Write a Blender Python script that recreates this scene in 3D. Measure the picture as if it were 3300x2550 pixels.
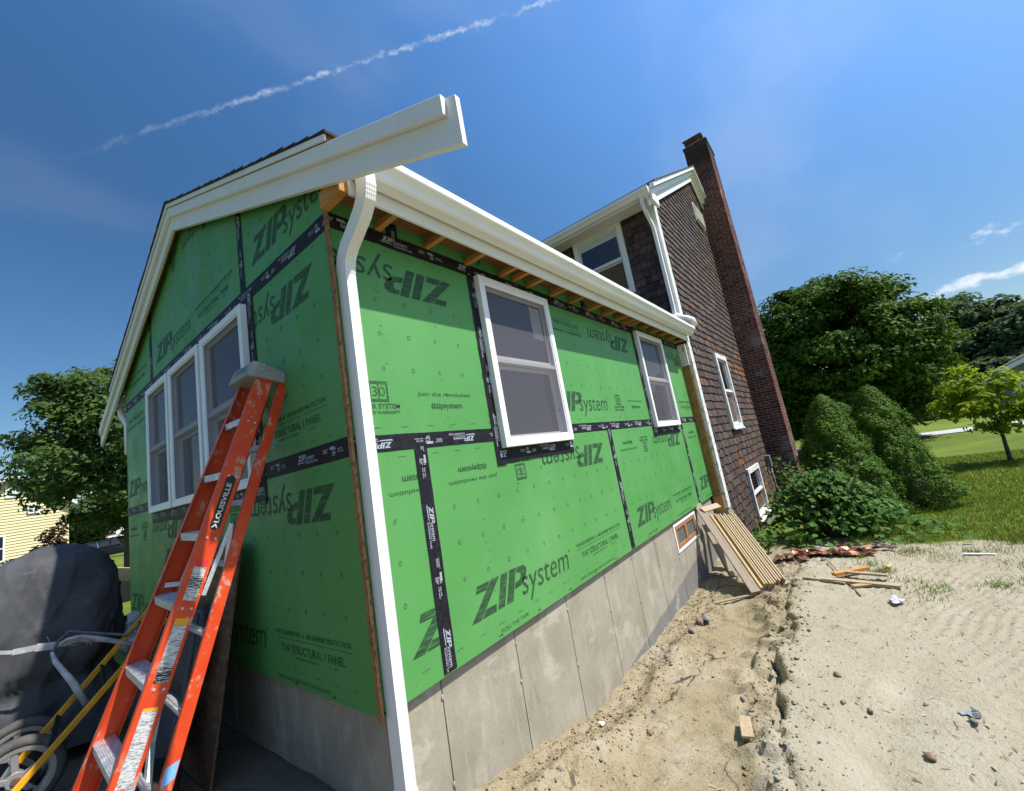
import bpy, math, random
import numpy as np
from mathutils import Vector, Matrix

R = math.radians
random.seed(7)
rng = np.random.default_rng(7)
for o in list(bpy.data.objects):
    bpy.data.objects.remove(o)
scene = bpy.context.scene
col = scene.collection

# ------------------------------------------------------------------ camera
cam_data = bpy.data.cameras.new('camera')
cam = bpy.data.objects.new('camera', cam_data)
col.objects.link(cam)
CAM = Vector((-1.146, -1.878, 0.993))
cr = Vector((0.61537022, -0.76961055, -0.17034991))
cu = Vector((-0.02266679, -0.23330295, 0.97213988))
cd = Vector((0.78791225, 0.59436464, 0.16101229))
cam.matrix_world = Matrix(((cr.x, cu.x, -cd.x, CAM.x), (cr.y, cu.y, -cd.y, CAM.y), (cr.z, cu.z, -cd.z, CAM.z), (0, 0, 0, 1)))
cam_data.sensor_fit = 'HORIZONTAL'
cam_data.sensor_width = 36.0
cam_data.lens = 14.845
cam_data.clip_start = 0.02
cam_data.clip_end = 3000
scene.camera = cam

# ------------------------------------------------------------------ world, sun, exposure
SUN = Vector((0.205, -0.48, 0.84)).normalized()
SUN_EL = math.asin(SUN.z)
SUN_AZ = math.atan2(SUN.x, SUN.y)
world = bpy.data.worlds.new('World')
scene.world = world
world.use_nodes = True
wt = world.node_tree
wt.nodes.clear()
w_out = wt.nodes.new('ShaderNodeOutputWorld')
w_bg = wt.nodes.new('ShaderNodeBackground')
w_sky = wt.nodes.new('ShaderNodeTexSky')
w_sky.sky_type = 'NISHITA'
w_sky.sun_disc = False
w_sky.sun_elevation = SUN_EL
w_sky.sun_rotation = SUN_AZ
w_sky.altitude = 0
w_sky.air_density = 1.1
w_sky.dust_density = 0.8
w_sky.ozone_density = 3.0
w_bg.inputs['Strength'].default_value = 0.080
wt.links.new(w_bg.outputs[0], w_out.inputs[0])

def wn(kind, **kw):
    n = wt.nodes.new(kind)
    for k, v in kw.items():
        setattr(n, k, v)
    return n
def wmath(op, a, b=None, clamp=False):
    n = wn('ShaderNodeMath', operation=op, use_clamp=clamp)
    for i, s in enumerate((a, b)):
        if s is None: continue
        if isinstance(s, (int, float)): n.inputs[i].default_value = s
        else: wt.links.new(s, n.inputs[i])
    return n.outputs[0]
def wdot(vec):
    n = wn('ShaderNodeVectorMath', operation='DOT_PRODUCT')
    wt.links.new(w_dir, n.inputs[0]); n.inputs[1].default_value = vec
    return n.outputs['Value']
def wramp(x, a, b):
    n = wn('ShaderNodeMapRange'); n.interpolation_type = 'SMOOTHSTEP'
    wt.links.new(x, n.inputs[0]); n.inputs[1].default_value = a; n.inputs[2].default_value = b
    return n.outputs[0]
def wnoise(scale, detail=4, rough=0.55, loc=(0, 0, 0), stretch=(1, 1, 1), rot=(0, 0, 0)):
    m = wn('ShaderNodeMapping'); wt.links.new(w_dir, m.inputs[0])
    m.inputs['Location'].default_value = loc; m.inputs['Scale'].default_value = stretch; m.inputs['Rotation'].default_value = rot
    n = wn('ShaderNodeTexNoise'); wt.links.new(m.outputs[0], n.inputs['Vector'])
    n.inputs['Scale'].default_value = scale; n.inputs['Detail'].default_value = detail; n.inputs['Roughness'].default_value = rough
    return n.outputs['Fac']
w_dir = wn('ShaderNodeTexCoord').outputs['Generated']
# contrail: a thin broken band along a great circle of the sky
across = wdot((0.67497057, 0.37529194, -0.63527214))
wob = wmath('MULTIPLY', wmath('SUBTRACT', wnoise(48, 5, 0.65), 0.5), 0.022)
across = wmath('ABSOLUTE', wmath('ADD', across, wob))
band = wmath('SUBTRACT', 1.0, wramp(across, 0.0, 0.0062))
along = wdot((0.6009081, 0.22002316, 0.7684395))
fade = wmath('MULTIPLY', wramp(along, 0.62, 1.0), wmath('SUBTRACT', 1.0, wramp(along, 0.9985, 1.02)))
broken = wramp(wnoise(9, 2, 0.5, (3.1, 0.4, 1.7)), 0.27, 0.56)
puff = wramp(wnoise(70, 5, 0.65), 0.30, 0.70)
trail = wmath('MULTIPLY', wmath('MULTIPLY', band, fade), wmath('MULTIPLY', broken, puff))
# low fair-weather clouds near the horizon, faint high veil
pz = wn('ShaderNodeSeparateXYZ'); wt.links.new(w_dir, pz.inputs[0])
cl = wramp(wnoise(11, 6, 0.55, (0.93, 2.2, 0.3), (1, 1, 1.9)), 0.54, 0.66)
lowband = wmath('MULTIPLY', wramp(pz.outputs['Z'], 0.03, 0.10), wmath('SUBTRACT', 1.0, wramp(pz.outputs['Z'], 0.2, 0.29)))
cumulus = wmath('MULTIPLY', wmath('MULTIPLY', cl, lowband), wramp(wdot((0.925, -0.33, 0.19)), 0.972, 0.992))
veil = wmath('MULTIPLY', wramp(wnoise(1.5, 4, 0.5, (0.4, 0.8, 5.1), (0.8, 2.2, 2.6), (0.9, 0.2, 0.4)), 0.46, 0.80), 0.12)
fac = wmath('MAXIMUM', wmath('MAXIMUM', wmath('MULTIPLY', trail, 0.55), wmath('MULTIPLY', cumulus, 0.85)), veil)
w_mix = wn('ShaderNodeMix', data_type='RGBA')
wt.links.new(fac, w_mix.inputs[0])
w_hs = wn('ShaderNodeHueSaturation'); w_hs.inputs['Saturation'].default_value = 1.26
wt.links.new(w_sky.outputs[0], w_hs.inputs['Color'])
# broad solar aureole of a slightly hazy summer sky
aur = wmath('MULTIPLY', wramp(wdot(tuple(SUN)), 0.0, 1.0), wramp(pz.outputs['Z'], 0.05, 0.75))
glow = wmath('ADD', 1.0, wmath('MULTIPLY', aur, 1.3))
w_sc = wn('ShaderNodeVectorMath', operation='SCALE')
wt.links.new(w_hs.outputs[0], w_sc.inputs[0]); wt.links.new(glow, w_sc.inputs['Scale'])
wt.links.new(w_sc.outputs[0], w_mix.inputs[6])
w_mix.inputs[7].default_value = (8.2, 8.7, 9.4, 1)
wt.links.new(w_mix.outputs[2], w_bg.inputs['Color'])

sun_data = bpy.data.lights.new('sun', 'SUN')
sun_data.energy = 5.0
sun_data.angle = R(0.53)
sun_data.color = (1.0, 0.955, 0.88)
sun = bpy.data.objects.new('sun', sun_data)
sun.rotation_euler = (-SUN).to_track_quat('-Z', 'Y').to_euler()
sun.location = (3, -8, 14)
col.objects.link(sun)

scene.render.engine = 'CYCLES'
scene.view_settings.view_transform = 'Standard'
scene.view_settings.look = 'None'
scene.view_settings.exposure = 0.55
scene.view_settings.gamma = 1.0
scene.view_settings.use_curve_mapping = False
scene.cycles.max_bounces = 4
scene.cycles.diffuse_bounces = 3
scene.cycles.glossy_bounces = 2
scene.cycles.transmission_bounces = 2
scene.cycles.transparent_max_bounces = 6

# ------------------------------------------------------------------ materials
MATS = {}
class NT:
    """tiny node-tree helper"""
    def __init__(s, name, rough=0.6, metal=0.0, spec=0.4):
        s.m = bpy.data.materials.new(name); s.m.use_nodes = True
        s.t = s.m.node_tree; s.b = s.t.nodes['Principled BSDF']
        s.b.inputs['Roughness'].default_value = rough
        s.b.inputs['Metallic'].default_value = metal
        s.b.inputs['Specular IOR Level'].default_value = spec
        s.co = None
        MATS[name] = s.m
    def link(s, a, b): s.t.links.new(a, b)
    def coord(s, which='Object'):
        n = s.t.nodes.new('ShaderNodeTexCoord'); return n.outputs[which]
    def world_pos(s):
        return s.t.nodes.new('ShaderNodeNewGeometry').outputs['Position']
    def mapping(s, v, scale=(1, 1, 1), rot=(0, 0, 0), loc=(0, 0, 0)):
        n = s.t.nodes.new('ShaderNodeMapping'); s.link(v, n.inputs[0])
        n.inputs['Scale'].default_value = scale; n.inputs['Rotation'].default_value = rot; n.inputs['Location'].default_value = loc
        return n.outputs[0]
    def noise(s, v, scale, detail=4, rough=0.55, dist=0.0):
        n = s.t.nodes.new('ShaderNodeTexNoise'); s.link(v, n.inputs['Vector'])
        n.inputs['Scale'].default_value = scale; n.inputs['Detail'].default_value = detail
        n.inputs['Roughness'].default_value = rough; n.inputs['Distortion'].default_value = dist
        return n.outputs['Fac']
    def voro(s, v, scale, feature='F1', out='Distance'):
        n = s.t.nodes.new('ShaderNodeTexVoronoi'); n.feature = feature
        s.link(v, n.inputs['Vector']); n.inputs['Scale'].default_value = scale
        return n.outputs[out]
    def ramp(s, f, a, b, smooth=True):
        n = s.t.nodes.new('ShaderNodeMapRange'); n.interpolation_type = 'SMOOTHSTEP' if smooth else 'LINEAR'
        s.link(f, n.inputs[0]); n.inputs[1].default_value = a; n.inputs[2].default_value = b
        return n.outputs[0]
    def math(s, op, a, b=None, clamp=False):
        n = s.t.nodes.new('ShaderNodeMath'); n.operation = op; n.use_clamp = clamp
        for i, q in enumerate((a, b)):
            if q is None: continue
            if isinstance(q, (int, float)): n.inputs[i].default_value = q
            else: s.link(q, n.inputs[i])
        return n.outputs[0]
    def mix(s, f, a, b, blend='MIX'):
        n = s.t.nodes.new('ShaderNodeMix'); n.data_type = 'RGBA'; n.blend_type = blend
        if isinstance(f, (int, float)): n.inputs[0].default_value = f
        else: s.link(f, n.inputs[0])
        for i, q in ((6, a), (7, b)):
            if isinstance(q, tuple): n.inputs[i].default_value = (*q, 1) if len(q) == 3 else q
            else: s.link(q, n.inputs[i])
        return n.outputs[2]
    def attr(s, name):
        n = s.t.nodes.new('ShaderNodeAttribute'); n.attribute_name = name; return n.outputs['Color']
    def base(s, c):
        if isinstance(c, tuple): s.b.inputs['Base Color'].default_value = (*c, 1)
        else: s.link(c, s.b.inputs['Base Color'])
    def bump(s, h, strength=0.3, dist=0.01):
        n = s.t.nodes.new('ShaderNodeBump'); n.inputs['Strength'].default_value = strength; n.inputs['Distance'].default_value = dist
        s.link(h, n.inputs['Height']); s.link(n.outputs[0], s.b.inputs['Normal'])
    def rough(s, f): s.link(f, s.b.inputs['Roughness'])

def plain(name, c, rough=0.6, metal=0.0, var=0.12, scale=6, bump=0.0, bscale=60, spec=0.4):
    n = NT(name, rough, metal, spec)
    p = n.coord('Object')
    f = n.noise(p, scale, 5)
    lo = tuple(x * (1 - var) for x in c); hi = tuple(min(1, x * (1 + var)) for x in c)
    n.base(n.mix(n.ramp(f, 0.3, 0.7), lo, hi))
    if bump: n.bump(n.noise(p, bscale, 4), bump, 0.004)
    return n.m

# sheathing: green face with faint fibre texture
n = NT('green_sheathing', 0.62, 0, 0.35)
p = n.world_pos()
fib = n.noise(n.mapping(p, (9, 9, 38)), 5, 5, 0.65, 1.2)
big = n.noise(p, 1.3, 3)
c = n.mix(n.ramp(big, 0.3, 0.7), (0.074, 0.258, 0.066), (0.090, 0.294, 0.079))
c = n.mix(n.math('MULTIPLY', n.ramp(fib, 0.55, 0.75), 0.30), c, (0.135, 0.335, 0.118))
c = n.mix(n.math('MULTIPLY', n.ramp(n.noise(n.mapping(p, (20, 20, 70)), 6, 3, 0.6, 0.8), 0.57, 0.72), 0.35), c, (0.045, 0.21, 0.045))
c = n.mix(n.math('MULTIPLY', n.ramp(n.noise(p, 14, 2), 0.68, 0.78), 0.4), c, (0.15, 0.35, 0.135))
dust = n.ramp(n.noise(n.mapping(p, (1.0, 1.0, 0.5)), 1.1, 6, 0.7), 0.48, 0.78)
c = n.mix(n.math('MULTIPLY', dust, 0.28), c, (0.20, 0.36, 0.17))
scf = n.ramp(n.noise(n.mapping(p, (1.5, 1.5, 9), (0, 0.5, 0)), 4, 5, 0.7), 0.66, 0.72)
c = n.mix(n.math('MULTIPLY', scf, 0.35), c, (0.24, 0.42, 0.22))
n.base(c); n.bump(fib, 0.25, 0.003); n.rough(n.ramp(n.noise(p, 3, 4), -0.6, 1.6))
# black flashing tape
n = NT('black_tape', 0.55, 0, 0.18)
p = n.world_pos()
wr = n.noise(n.mapping(p, (3, 3, 3)), 9, 5, 0.6, 1.5)
n.base(n.mix(n.ramp(wr, 0.35, 0.75), (0.008, 0.008, 0.011), (0.022, 0.022, 0.03)))
n.bump(wr, 0.12, 0.004)
def print_mat(name, ink, under, lo, hi, op=0.9):
    n = NT(name, 0.6, 0, 0.3); p = n.world_pos()
    s1 = n.noise(n.mapping(p, (2.2, 2.2, 60)), 5, 4, 0.62, 0.4)
    f = n.math('MULTIPLY', n.ramp(s1, lo, hi), op)
    n.base(n.mix(f, under, ink))
print_mat('dark_print', (0.018, 0.040, 0.022), (0.075, 0.26, 0.075), 0.30, 0.52, 0.95)
print_mat('faint_print', (0.016, 0.045, 0.020), (0.070, 0.22, 0.070), 0.28, 0.55, 0.88)
print_mat('light_print', (0.38, 0.40, 0.46), (0.10, 0.10, 0.12), 0.22, 0.48, 0.9)
plain('white_trim', (0.74, 0.72, 0.68), 0.42, var=0.03, scale=3, bump=0.04, bscale=25)
plain('white_vinyl', (0.78, 0.78, 0.79), 0.35, var=0.03, scale=3)
plain('white_gutter', (0.78, 0.77, 0.73), 0.32, var=0.03, scale=2)
n = NT('old_white_paint', 0.6); p = n.world_pos()
pk = n.ramp(n.noise(n.mapping(p, (4, 4, 2)), 6, 6, 0.65), 0.52, 0.60)
n.base(n.mix(pk, (0.70, 0.70, 0.68), (0.36, 0.33, 0.26))); n.bump(pk, 0.3, 0.004)
# timber
def wood(name, a, b, ax=(2, 2, 30), rough=0.65, knots=True):
    n = NT(name, rough, 0, 0.3); p = n.coord('Object')
    g = n.noise(n.mapping(p, ax), 3.0, 6, 0.6, 1.8)
    c = n.mix(n.ramp(g, 0.3, 0.7), a, b)
    c = n.mix(n.math('MULTIPLY', n.ramp(n.noise(p, 2.2, 2), 0.5, 0.8), 0.45), c, tuple(x * 0.6 for x in a))
    n.base(c); n.bump(g, 0.2, 0.003)
    return n.m
wood('orange_lumber', (0.42, 0.185, 0.045), (0.52, 0.26, 0.075), (30, 3, 30))
wood('deck_lumber', (0.33, 0.225, 0.105), (0.44, 0.31, 0.155), (20, 3, 20))
wood('pale_lumber', (0.29, 0.215, 0.125), (0.41, 0.325, 0.21), (3, 30, 30))
wood('grey_lumber', (0.20, 0.155, 0.11), (0.31, 0.25, 0.185), (3, 30, 30))
wood('stake_lumber', (0.46, 0.27, 0.07), (0.58, 0.37, 0.12), (30, 30, 3))
wood('hatch_timber', (0.26, 0.12, 0.055), (0.36, 0.18, 0.085), (30, 3, 30))
wood('dark_lumber', (0.10, 0.055, 0.035), (0.16, 0.09, 0.06), (30, 3, 30))
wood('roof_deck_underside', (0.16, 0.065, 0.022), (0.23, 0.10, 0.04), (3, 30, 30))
def osb(name, a, b, d):
    n = NT(name, 0.7, 0, 0.3); p = n.world_pos()
    v = n.voro(n.mapping(p, (14, 14, 34), (0.2, 0.1, 0.5)), 1.0, 'F1', 'Color')
    bw = n.t.nodes.new('ShaderNodeRGBToBW'); n.link(v, bw.inputs[0])
    c = n.mix(bw.outputs[0], a, b)
    c = n.mix(n.ramp(n.noise(n.mapping(p, (30, 30, 12)), 3, 4), 0.52, 0.66), c, d)
    n.base(c); n.bump(bw.outputs[0], 0.3, 0.004)
osb('osb', (0.10, 0.052, 0.026), (0.20, 0.115, 0.058), (0.055, 0.028, 0.014))
osb('osb_edge', (0.22, 0.10, 0.035), (0.36, 0.19, 0.08), (0.10, 0.045, 0.02))
osb('weathered_osb', (0.22, 0.115, 0.035), (0.36, 0.20, 0.07), (0.12, 0.055, 0.02))
# concrete with a ragged damp band above the excavation
n = NT('foundation_concrete', 0.85, 0, 0.25); p = n.world_pos()
sx = n.t.nodes.new('ShaderNodeSeparateXYZ'); n.link(p, sx.inputs[0])
mott = n.noise(p, 2.6, 6, 0.62); fine = n.noise(p, 45, 4, 0.6)
c = n.mix(n.ramp(mott, 0.3, 0.7), (0.255, 0.228, 0.172), (0.325, 0.295, 0.228))
c = n.mix(n.math('MULTIPLY', n.ramp(n.noise(n.mapping(p, (3, 3, 1.2), loc=(4, 1, 2)), 2.4, 5), 0.52, 0.66), 0.5), c, (0.40, 0.365, 0.28))
c = n.mix(n.math('MULTIPLY', n.ramp(fine, 0.55, 0.7), 0.25), c, (0.25, 0.24, 0.21))
lvl = n.math('ADD', n.math('MULTIPLY', sx.outputs['X'], 0.115), n.math('MULTIPLY', n.math('SUBTRACT', n.noise(p, 2.0, 4), 0.5), 0.10))
damp = n.ramp(n.math('SUBTRACT', n.math('SUBTRACT', lvl, 1.14), sx.outputs['Z']), -0.012, 0.012)
c = n.mix(n.math('MULTIPLY', damp, 0.85), c, (0.155, 0.15, 0.145))
blot = n.ramp(n.noise(n.mapping(p, (1.1, 1.1, 1.5), loc=(7, 3, 5)), 2.0, 6, 0.7), 0.56, 0.64)
c = n.mix(n.math('MULTIPLY', blot, 0.45), c, (0.46, 0.43, 0.35))
splot = n.ramp(n.noise(n.mapping(p, loc=(1, 8, 2)), 6.5, 5, 0.7), 0.62, 0.68)
c = n.mix(n.math('MULTIPLY', splot, 0.45), c, (0.17, 0.155, 0.125))
drip = n.ramp(n.noise(n.mapping(p, (14, 14, 1.6)), 1.6, 4), 0.56, 0.68)
c = n.mix(n.math('MULTIPLY', drip, 0.25), c, (0.42, 0.40, 0.36))
n.base(c); n.bump(n.math('ADD', fine, mott), 0.35, 0.006)
plain('concrete_lump', (0.42, 0.40, 0.35), 0.9, var=0.2, scale=20, bump=0.6, bscale=40)
plain('dark_joint', (0.10, 0.095, 0.085), 0.9)
# cedar shingles
n = NT('cedar_shingle', 0.8, 0, 0.25); p = n.world_pos()
tint = n.attr('tint')
g = n.noise(n.mapping(p, (34, 34, 3.0)), 3.0, 5, 0.65, 0.6)
c = n.mix(n.ramp(g, 0.28, 0.72), (0.012, 0.008, 0.007), (0.140, 0.104, 0.090))
c = n.mix(1.0, c, tint, 'MULTIPLY')
n.base(c); n.bump(g, 0.7, 0.006)
# brick
n = NT('brick', 0.85, 0, 0.25); p = n.world_pos()
c = n.mix(n.ramp(n.noise(p, 30, 5, 0.6), 0.3, 0.75), (0.085, 0.027, 0.021), (0.19, 0.066, 0.048))
c = n.mix(1.0, c, n.attr('tint'), 'MULTIPLY')
sz = n.t.nodes.new('ShaderNodeSeparateXYZ'); n.link(p, sz.inputs[0])
effl = n.ramp(n.noise(n.mapping(p, (1.2, 1.2, 1.1)), 2.0, 5, 0.6), 0.55, 0.72)
c = n.mix(n.math('MULTIPLY', effl, 0.55), c, (0.36, 0.33, 0.31))
soot = n.ramp(sz.outputs['Z'], 8.0, 8.6)
c = n.mix(n.math('MULTIPLY', soot, 0.8), c, (0.022, 0.020, 0.019))
n.base(c); n.bump(n.noise(p, 60, 4), 0.4, 0.004)
n = NT('mortar', 0.9, 0, 0.2); p = n.world_pos()
sz = n.t.nodes.new('ShaderNodeSeparateXYZ'); n.link(p, sz.inputs[0])
c = n.mix(n.ramp(n.noise(p, 8, 5), 0.3, 0.7), (0.20, 0.18, 0.165), (0.34, 0.31, 0.285))
c = n.mix(n.math('MULTIPLY', n.ramp(sz.outputs['Z'], 7.6, 8.5), 0.85), c, (0.025, 0.022, 0.02))
n.base(c)
plain('asphalt_shingle', (0.035, 0.026, 0.022), 0.95, var=0.5, scale=40, bump=0.5, bscale=120)
plain('grey_asphalt_shingle', (0.055, 0.052, 0.05), 0.95, var=0.4, scale=40, bump=0.5, bscale=120)
# ladder
n = NT('orange_fibreglass', 0.42, 0, 0.4); p = n.world_pos()
c = n.mix(n.ramp(n.noise(p, 7, 4), 0.3, 0.7), (0.56, 0.046, 0.008), (0.66, 0.068, 0.014))
sc = n.ramp(n.noise(n.mapping(p, (1, 1, 0.6)), 26, 5, 0.7), 0.60, 0.66)
wear = n.math('MULTIPLY', n.ramp(n.noise(n.mapping(p, (1, 1, 0.6)), 26, 5, 0.7), 0.54, 0.60), n.ramp(n.noise(p, 3.5, 3), 0.46, 0.56))
c = n.mix(n.math('MULTIPLY', wear, 0.75), c, (0.42, 0.36, 0.27))
n.base(c); n.bump(n.noise(p, 90, 3), 0.12, 0.002)
n = NT('aluminium', 0.42, 0.85, 0.5); p = n.world_pos()
n.base(n.mix(n.ramp(n.noise(n.mapping(p, (60, 8, 60)), 2, 5), 0.3, 0.7), (0.52, 0.52, 0.54), (0.70, 0.70, 0.72)))
n.rough(n.ramp(n.noise(p, 25, 5), -0.6, 1.4))
plain('grey_cap_plastic', (0.27, 0.275, 0.255), 0.5, var=0.1, scale=15, bump=0.1)
plain('label_white', (0.62, 0.62, 0.60), 0.5, var=0.05)
plain('label_black', (0.012, 0.012, 0.014), 0.4)
plain('label_yellow', (0.75, 0.36, 0.02), 0.5)
plain('label_red', (0.60, 0.03, 0.04), 0.5)
n = NT('small_print', 0.5); p = n.world_pos()
ln = n.noise(n.mapping(n.mapping(p, rot=(0, -0.365, 0)), (40, 40, 330)), 1.0, 2, 0.8)
n.base(n.mix(n.ramp(ln, 0.44, 0.50), (0.20, 0.20, 0.21), (0.58, 0.58, 0.57)))
n = NT('small_print_dark', 0.5); p = n.world_pos()
ln = n.noise(n.mapping(n.mapping(p, rot=(0, -0.365, 0)), (40, 40, 330)), 1.0, 2, 0.8)
n.base(n.mix(n.ramp(ln, 0.50, 0.56), (0.012, 0.012, 0.014), (0.42, 0.42, 0.42)))
n = NT('blue_spray', 0.55); p = n.world_pos()
n.base(n.mix(n.ramp(n.noise(p, 35, 5, 0.7), 0.36, 0.52), (0.50, 0.10, 0.06), (0.16, 0.36, 0.66)))
plain('blue_paint', (0.17, 0.37, 0.68), 0.55, var=0.25, scale=18)
# grill cover etc.
n = NT('cover_fabric', 0.7, 0, 0.35); p = n.world_pos()
c = n.mix(n.ramp(n.noise(p, 3.0, 5), 0.3, 0.7), (0.040, 0.041, 0.045), (0.075, 0.077, 0.084))
c = n.mix(n.math('MULTIPLY', n.ramp(n.noise(n.mapping(p, (2, 2, 7)), 3, 5), 0.55, 0.75), 0.35), c, (0.14, 0.14, 0.135))
n.base(c); n.bump(n.noise(p, 22, 5, 0.6, 0.8), 0.18, 0.006)
plain('yellow_paint', (0.66, 0.31, 0.012), 0.42, var=0.15, scale=8)
plain('black_rubber', (0.018, 0.018, 0.019), 0.7, var=0.3, scale=20, bump=0.3)
plain('dusty_rubber', (0.075, 0.07, 0.066), 0.85, var=0.25, scale=14, bump=0.4)
plain('wheel_metal', (0.42, 0.41, 0.39), 0.42, metal=0.6, var=0.15)
plain('grey_strap', (0.40, 0.40, 0.40), 0.6, var=0.25, scale=20)
plain('dark_strap', (0.09, 0.10, 0.11), 0.5, var=0.25, scale=20)
plain('chair_plastic', (0.050, 0.054, 0.064), 0.45, var=0.15)
# windows
n = NT('window_glass', 0.03, 0, 0.6); n.base((0.012, 0.015, 0.022))
n.b.inputs['Coat Weight'].default_value = 0.5
n = NT('insect_screen', 0.75, 0, 0.2)
tr = n.t.nodes.new('ShaderNodeBsdfTransparent'); mx = n.t.nodes.new('ShaderNodeMixShader')
out = n.t.nodes['Material Output']
n.base((0.135, 0.125, 0.145)); mx.inputs[0].default_value = 0.47
n.link(tr.outputs[0], mx.inputs[1]); n.link(n.b.outputs[0], mx.inputs[2]); n.link(mx.outputs[0], out.inputs['Surface'])
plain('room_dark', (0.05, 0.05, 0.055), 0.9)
plain('window_label', (0.60, 0.60, 0.58), 0.6)
plain('blind_white', (0.50, 0.55, 0.58), 0.6, var=0.05)
# metals and scrap
n = NT('copper', 0.28, 1.0, 0.5); p = n.world_pos()
n.base(n.mix(n.ramp(n.noise(p, 6, 5), 0.46, 0.66), (0.12, 0.035, 0.024), (0.80, 0.36, 0.22)))
n.rough(n.ramp(n.noise(p, 9, 4), 0.1, 1.1))
plain('galvanised', (0.45, 0.48, 0.50), 0.45, metal=0.8, var=0.2, scale=30)
plain('rusty_steel', (0.17, 0.085, 0.055), 0.8, var=0.3, scale=30)
plain('grey_stone', (0.17, 0.165, 0.155), 0.85, var=0.3, scale=12, bump=0.4)
plain('brown_stone', (0.20, 0.14, 0.095), 0.85, var=0.3, scale=12, bump=0.4)
plain('clear_plastic', (0.50, 0.52, 0.54), 0.25, var=0.2)
plain('meter_grey', (0.16, 0.18, 0.20), 0.5)
plain('chalk_white', (0.75, 0.75, 0.73), 0.8)
plain('tan_plastic', (0.62, 0.36, 0.09), 0.6)
# vehicles and far houses
plain('car_black', (0.005, 0.005, 0.006), 0.35, spec=0.25, var=0.05)
plain('car_glass', (0.02, 0.022, 0.026), 0.05, spec=0.6)
plain('car_light_red', (0.45, 0.015, 0.01), 0.3)
plain('chrome', (0.70, 0.70, 0.70), 0.2, metal=1.0)
plain('yellow_siding', (0.66, 0.55, 0.30), 0.6, var=0.03, scale=0.5)
plain('far_white', (0.72, 0.72, 0.72), 0.6, var=0.03)
plain('far_roof', (0.09, 0.085, 0.085), 0.9)
plain('grey_siding', (0.15, 0.19, 0.25), 0.6, var=0.03, scale=0.5)
plain('hoop_red', (0.55, 0.03, 0.03), 0.6)
n = NT('asphalt_drive', 0.9); p = n.world_pos()
n.base(n.mix(n.ramp(n.noise(p, 5, 5), 0.3, 0.7), (0.34, 0.34, 0.33), (0.44, 0.43, 0.42)))
# foliage
def leaf_mat(name, a, b, d, tl=0.35, scale=0.8):
    n = NT(name, 0.65, 0, 0.12); p = n.world_pos()
    f = n.ramp(n.noise(p, scale, 3), 0.32, 0.68); g = n.ramp(n.noise(p, 23, 2), 0.3, 0.7)
    c = n.mix(g, a, b); c = n.mix(n.math('MULTIPLY', f, 0.5), c, d)
    n.base(c)
    tb = n.t.nodes.new('ShaderNodeBsdfTranslucent'); mx = n.t.nodes.new('ShaderNodeMixShader'); mx.inputs[0].default_value = tl
    hs = n.t.nodes.new('ShaderNodeHueSaturation'); hs.inputs['Hue'].default_value = 0.475; hs.inputs['Value'].default_value = 1.5
    n.link(c, hs.inputs['Color']); n.link(hs.outputs[0], tb.inputs[0])
    n.link(n.b.outputs[0], mx.inputs[1]); n.link(tb.outputs[0], mx.inputs[2])
    n.link(mx.outputs[0], n.t.nodes['Material Output'].inputs['Surface'])
leaf_mat('maple_leaf', (0.042, 0.098, 0.008), (0.088, 0.168, 0.014), (0.022, 0.058, 0.006), 0.20)
leaf_mat('birch_leaf', (0.060, 0.115, 0.026), (0.110, 0.175, 0.048), (0.035, 0.075, 0.018))
leaf_mat('wood_leaf', (0.058, 0.100, 0.034), (0.086, 0.135, 0.046), (0.042, 0.078, 0.032), 0.3)
leaf_mat('young_leaf', (0.130, 0.210, 0.010), (0.200, 0.290, 0.020), (0.100, 0.180, 0.010), 0.5)
leaf_mat('spruce_needle', (0.048, 0.108, 0.009), (0.100, 0.185, 0.016), (0.026, 0.068, 0.007), 0.06, 5)
leaf_mat('bush_leaf', (0.046, 0.115, 0.018), (0.105, 0.210, 0.042), (0.028, 0.078, 0.016), 0.25, 3)
leaf_mat('red_leaf', (0.045, 0.018, 0.010), (0.085, 0.045, 0.015), (0.030, 0.022, 0.010), 0.3)
leaf_mat('grass_blade', (0.080, 0.145, 0.012), (0.140, 0.215, 0.024), (0.110, 0.130, 0.030), 0.35, 1.5)
leaf_mat('berry', (0.16, 0.05, 0.02), (0.22, 0.08, 0.03), (0.12, 0.05, 0.02), 0.1)
plain('bark', (0.075, 0.058, 0.045), 0.9, var=0.3, scale=14, bump=0.6)
# ground
n = NT('ground', 0.95, 0, 0.15); p = n.world_pos()
sx = n.t.nodes.new('ShaderNodeSeparateXYZ'); n.link(p, sx.inputs[0])
X, Y = sx.outputs['X'], sx.outputs['Y']
big = n.noise(p, 0.9, 5, 0.6); mid = n.noise(p, 4.5, 6, 0.62); fin = n.noise(p, 38, 5, 0.65); grit = n.noise(p, 120, 3, 0.7)
d = n.mix(n.ramp(big, 0.32, 0.68), (0.265, 0.216, 0.130), (0.330, 0.276, 0.184))
d = n.mix(n.math('MULTIPLY', n.ramp(mid, 0.45, 0.72), 0.6), d, (0.20, 0.152, 0.085))
d = n.mix(n.math('MULTIPLY', n.ramp(n.noise(n.mapping(p, (1, 1, 1), loc=(3, 7, 1)), 2.1, 4), 0.56, 0.70), 0.6), d, (0.36, 0.325, 0.245))
d = n.mix(n.math('MULTIPLY', n.ramp(fin, 0.54, 0.70), 0.40), d, (0.14, 0.11, 0.066))
d = n.mix(n.math('MULTIPLY', n.ramp(grit, 0.55, 0.64), 0.65), d, (0.08, 0.068, 0.052))
trod = n.ramp(n.noise(n.mapping(p, (1.5, 7.0, 1), (0, 0, 0.75)), 2.4, 6, 0.65), 0.46, 0.62)
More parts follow.
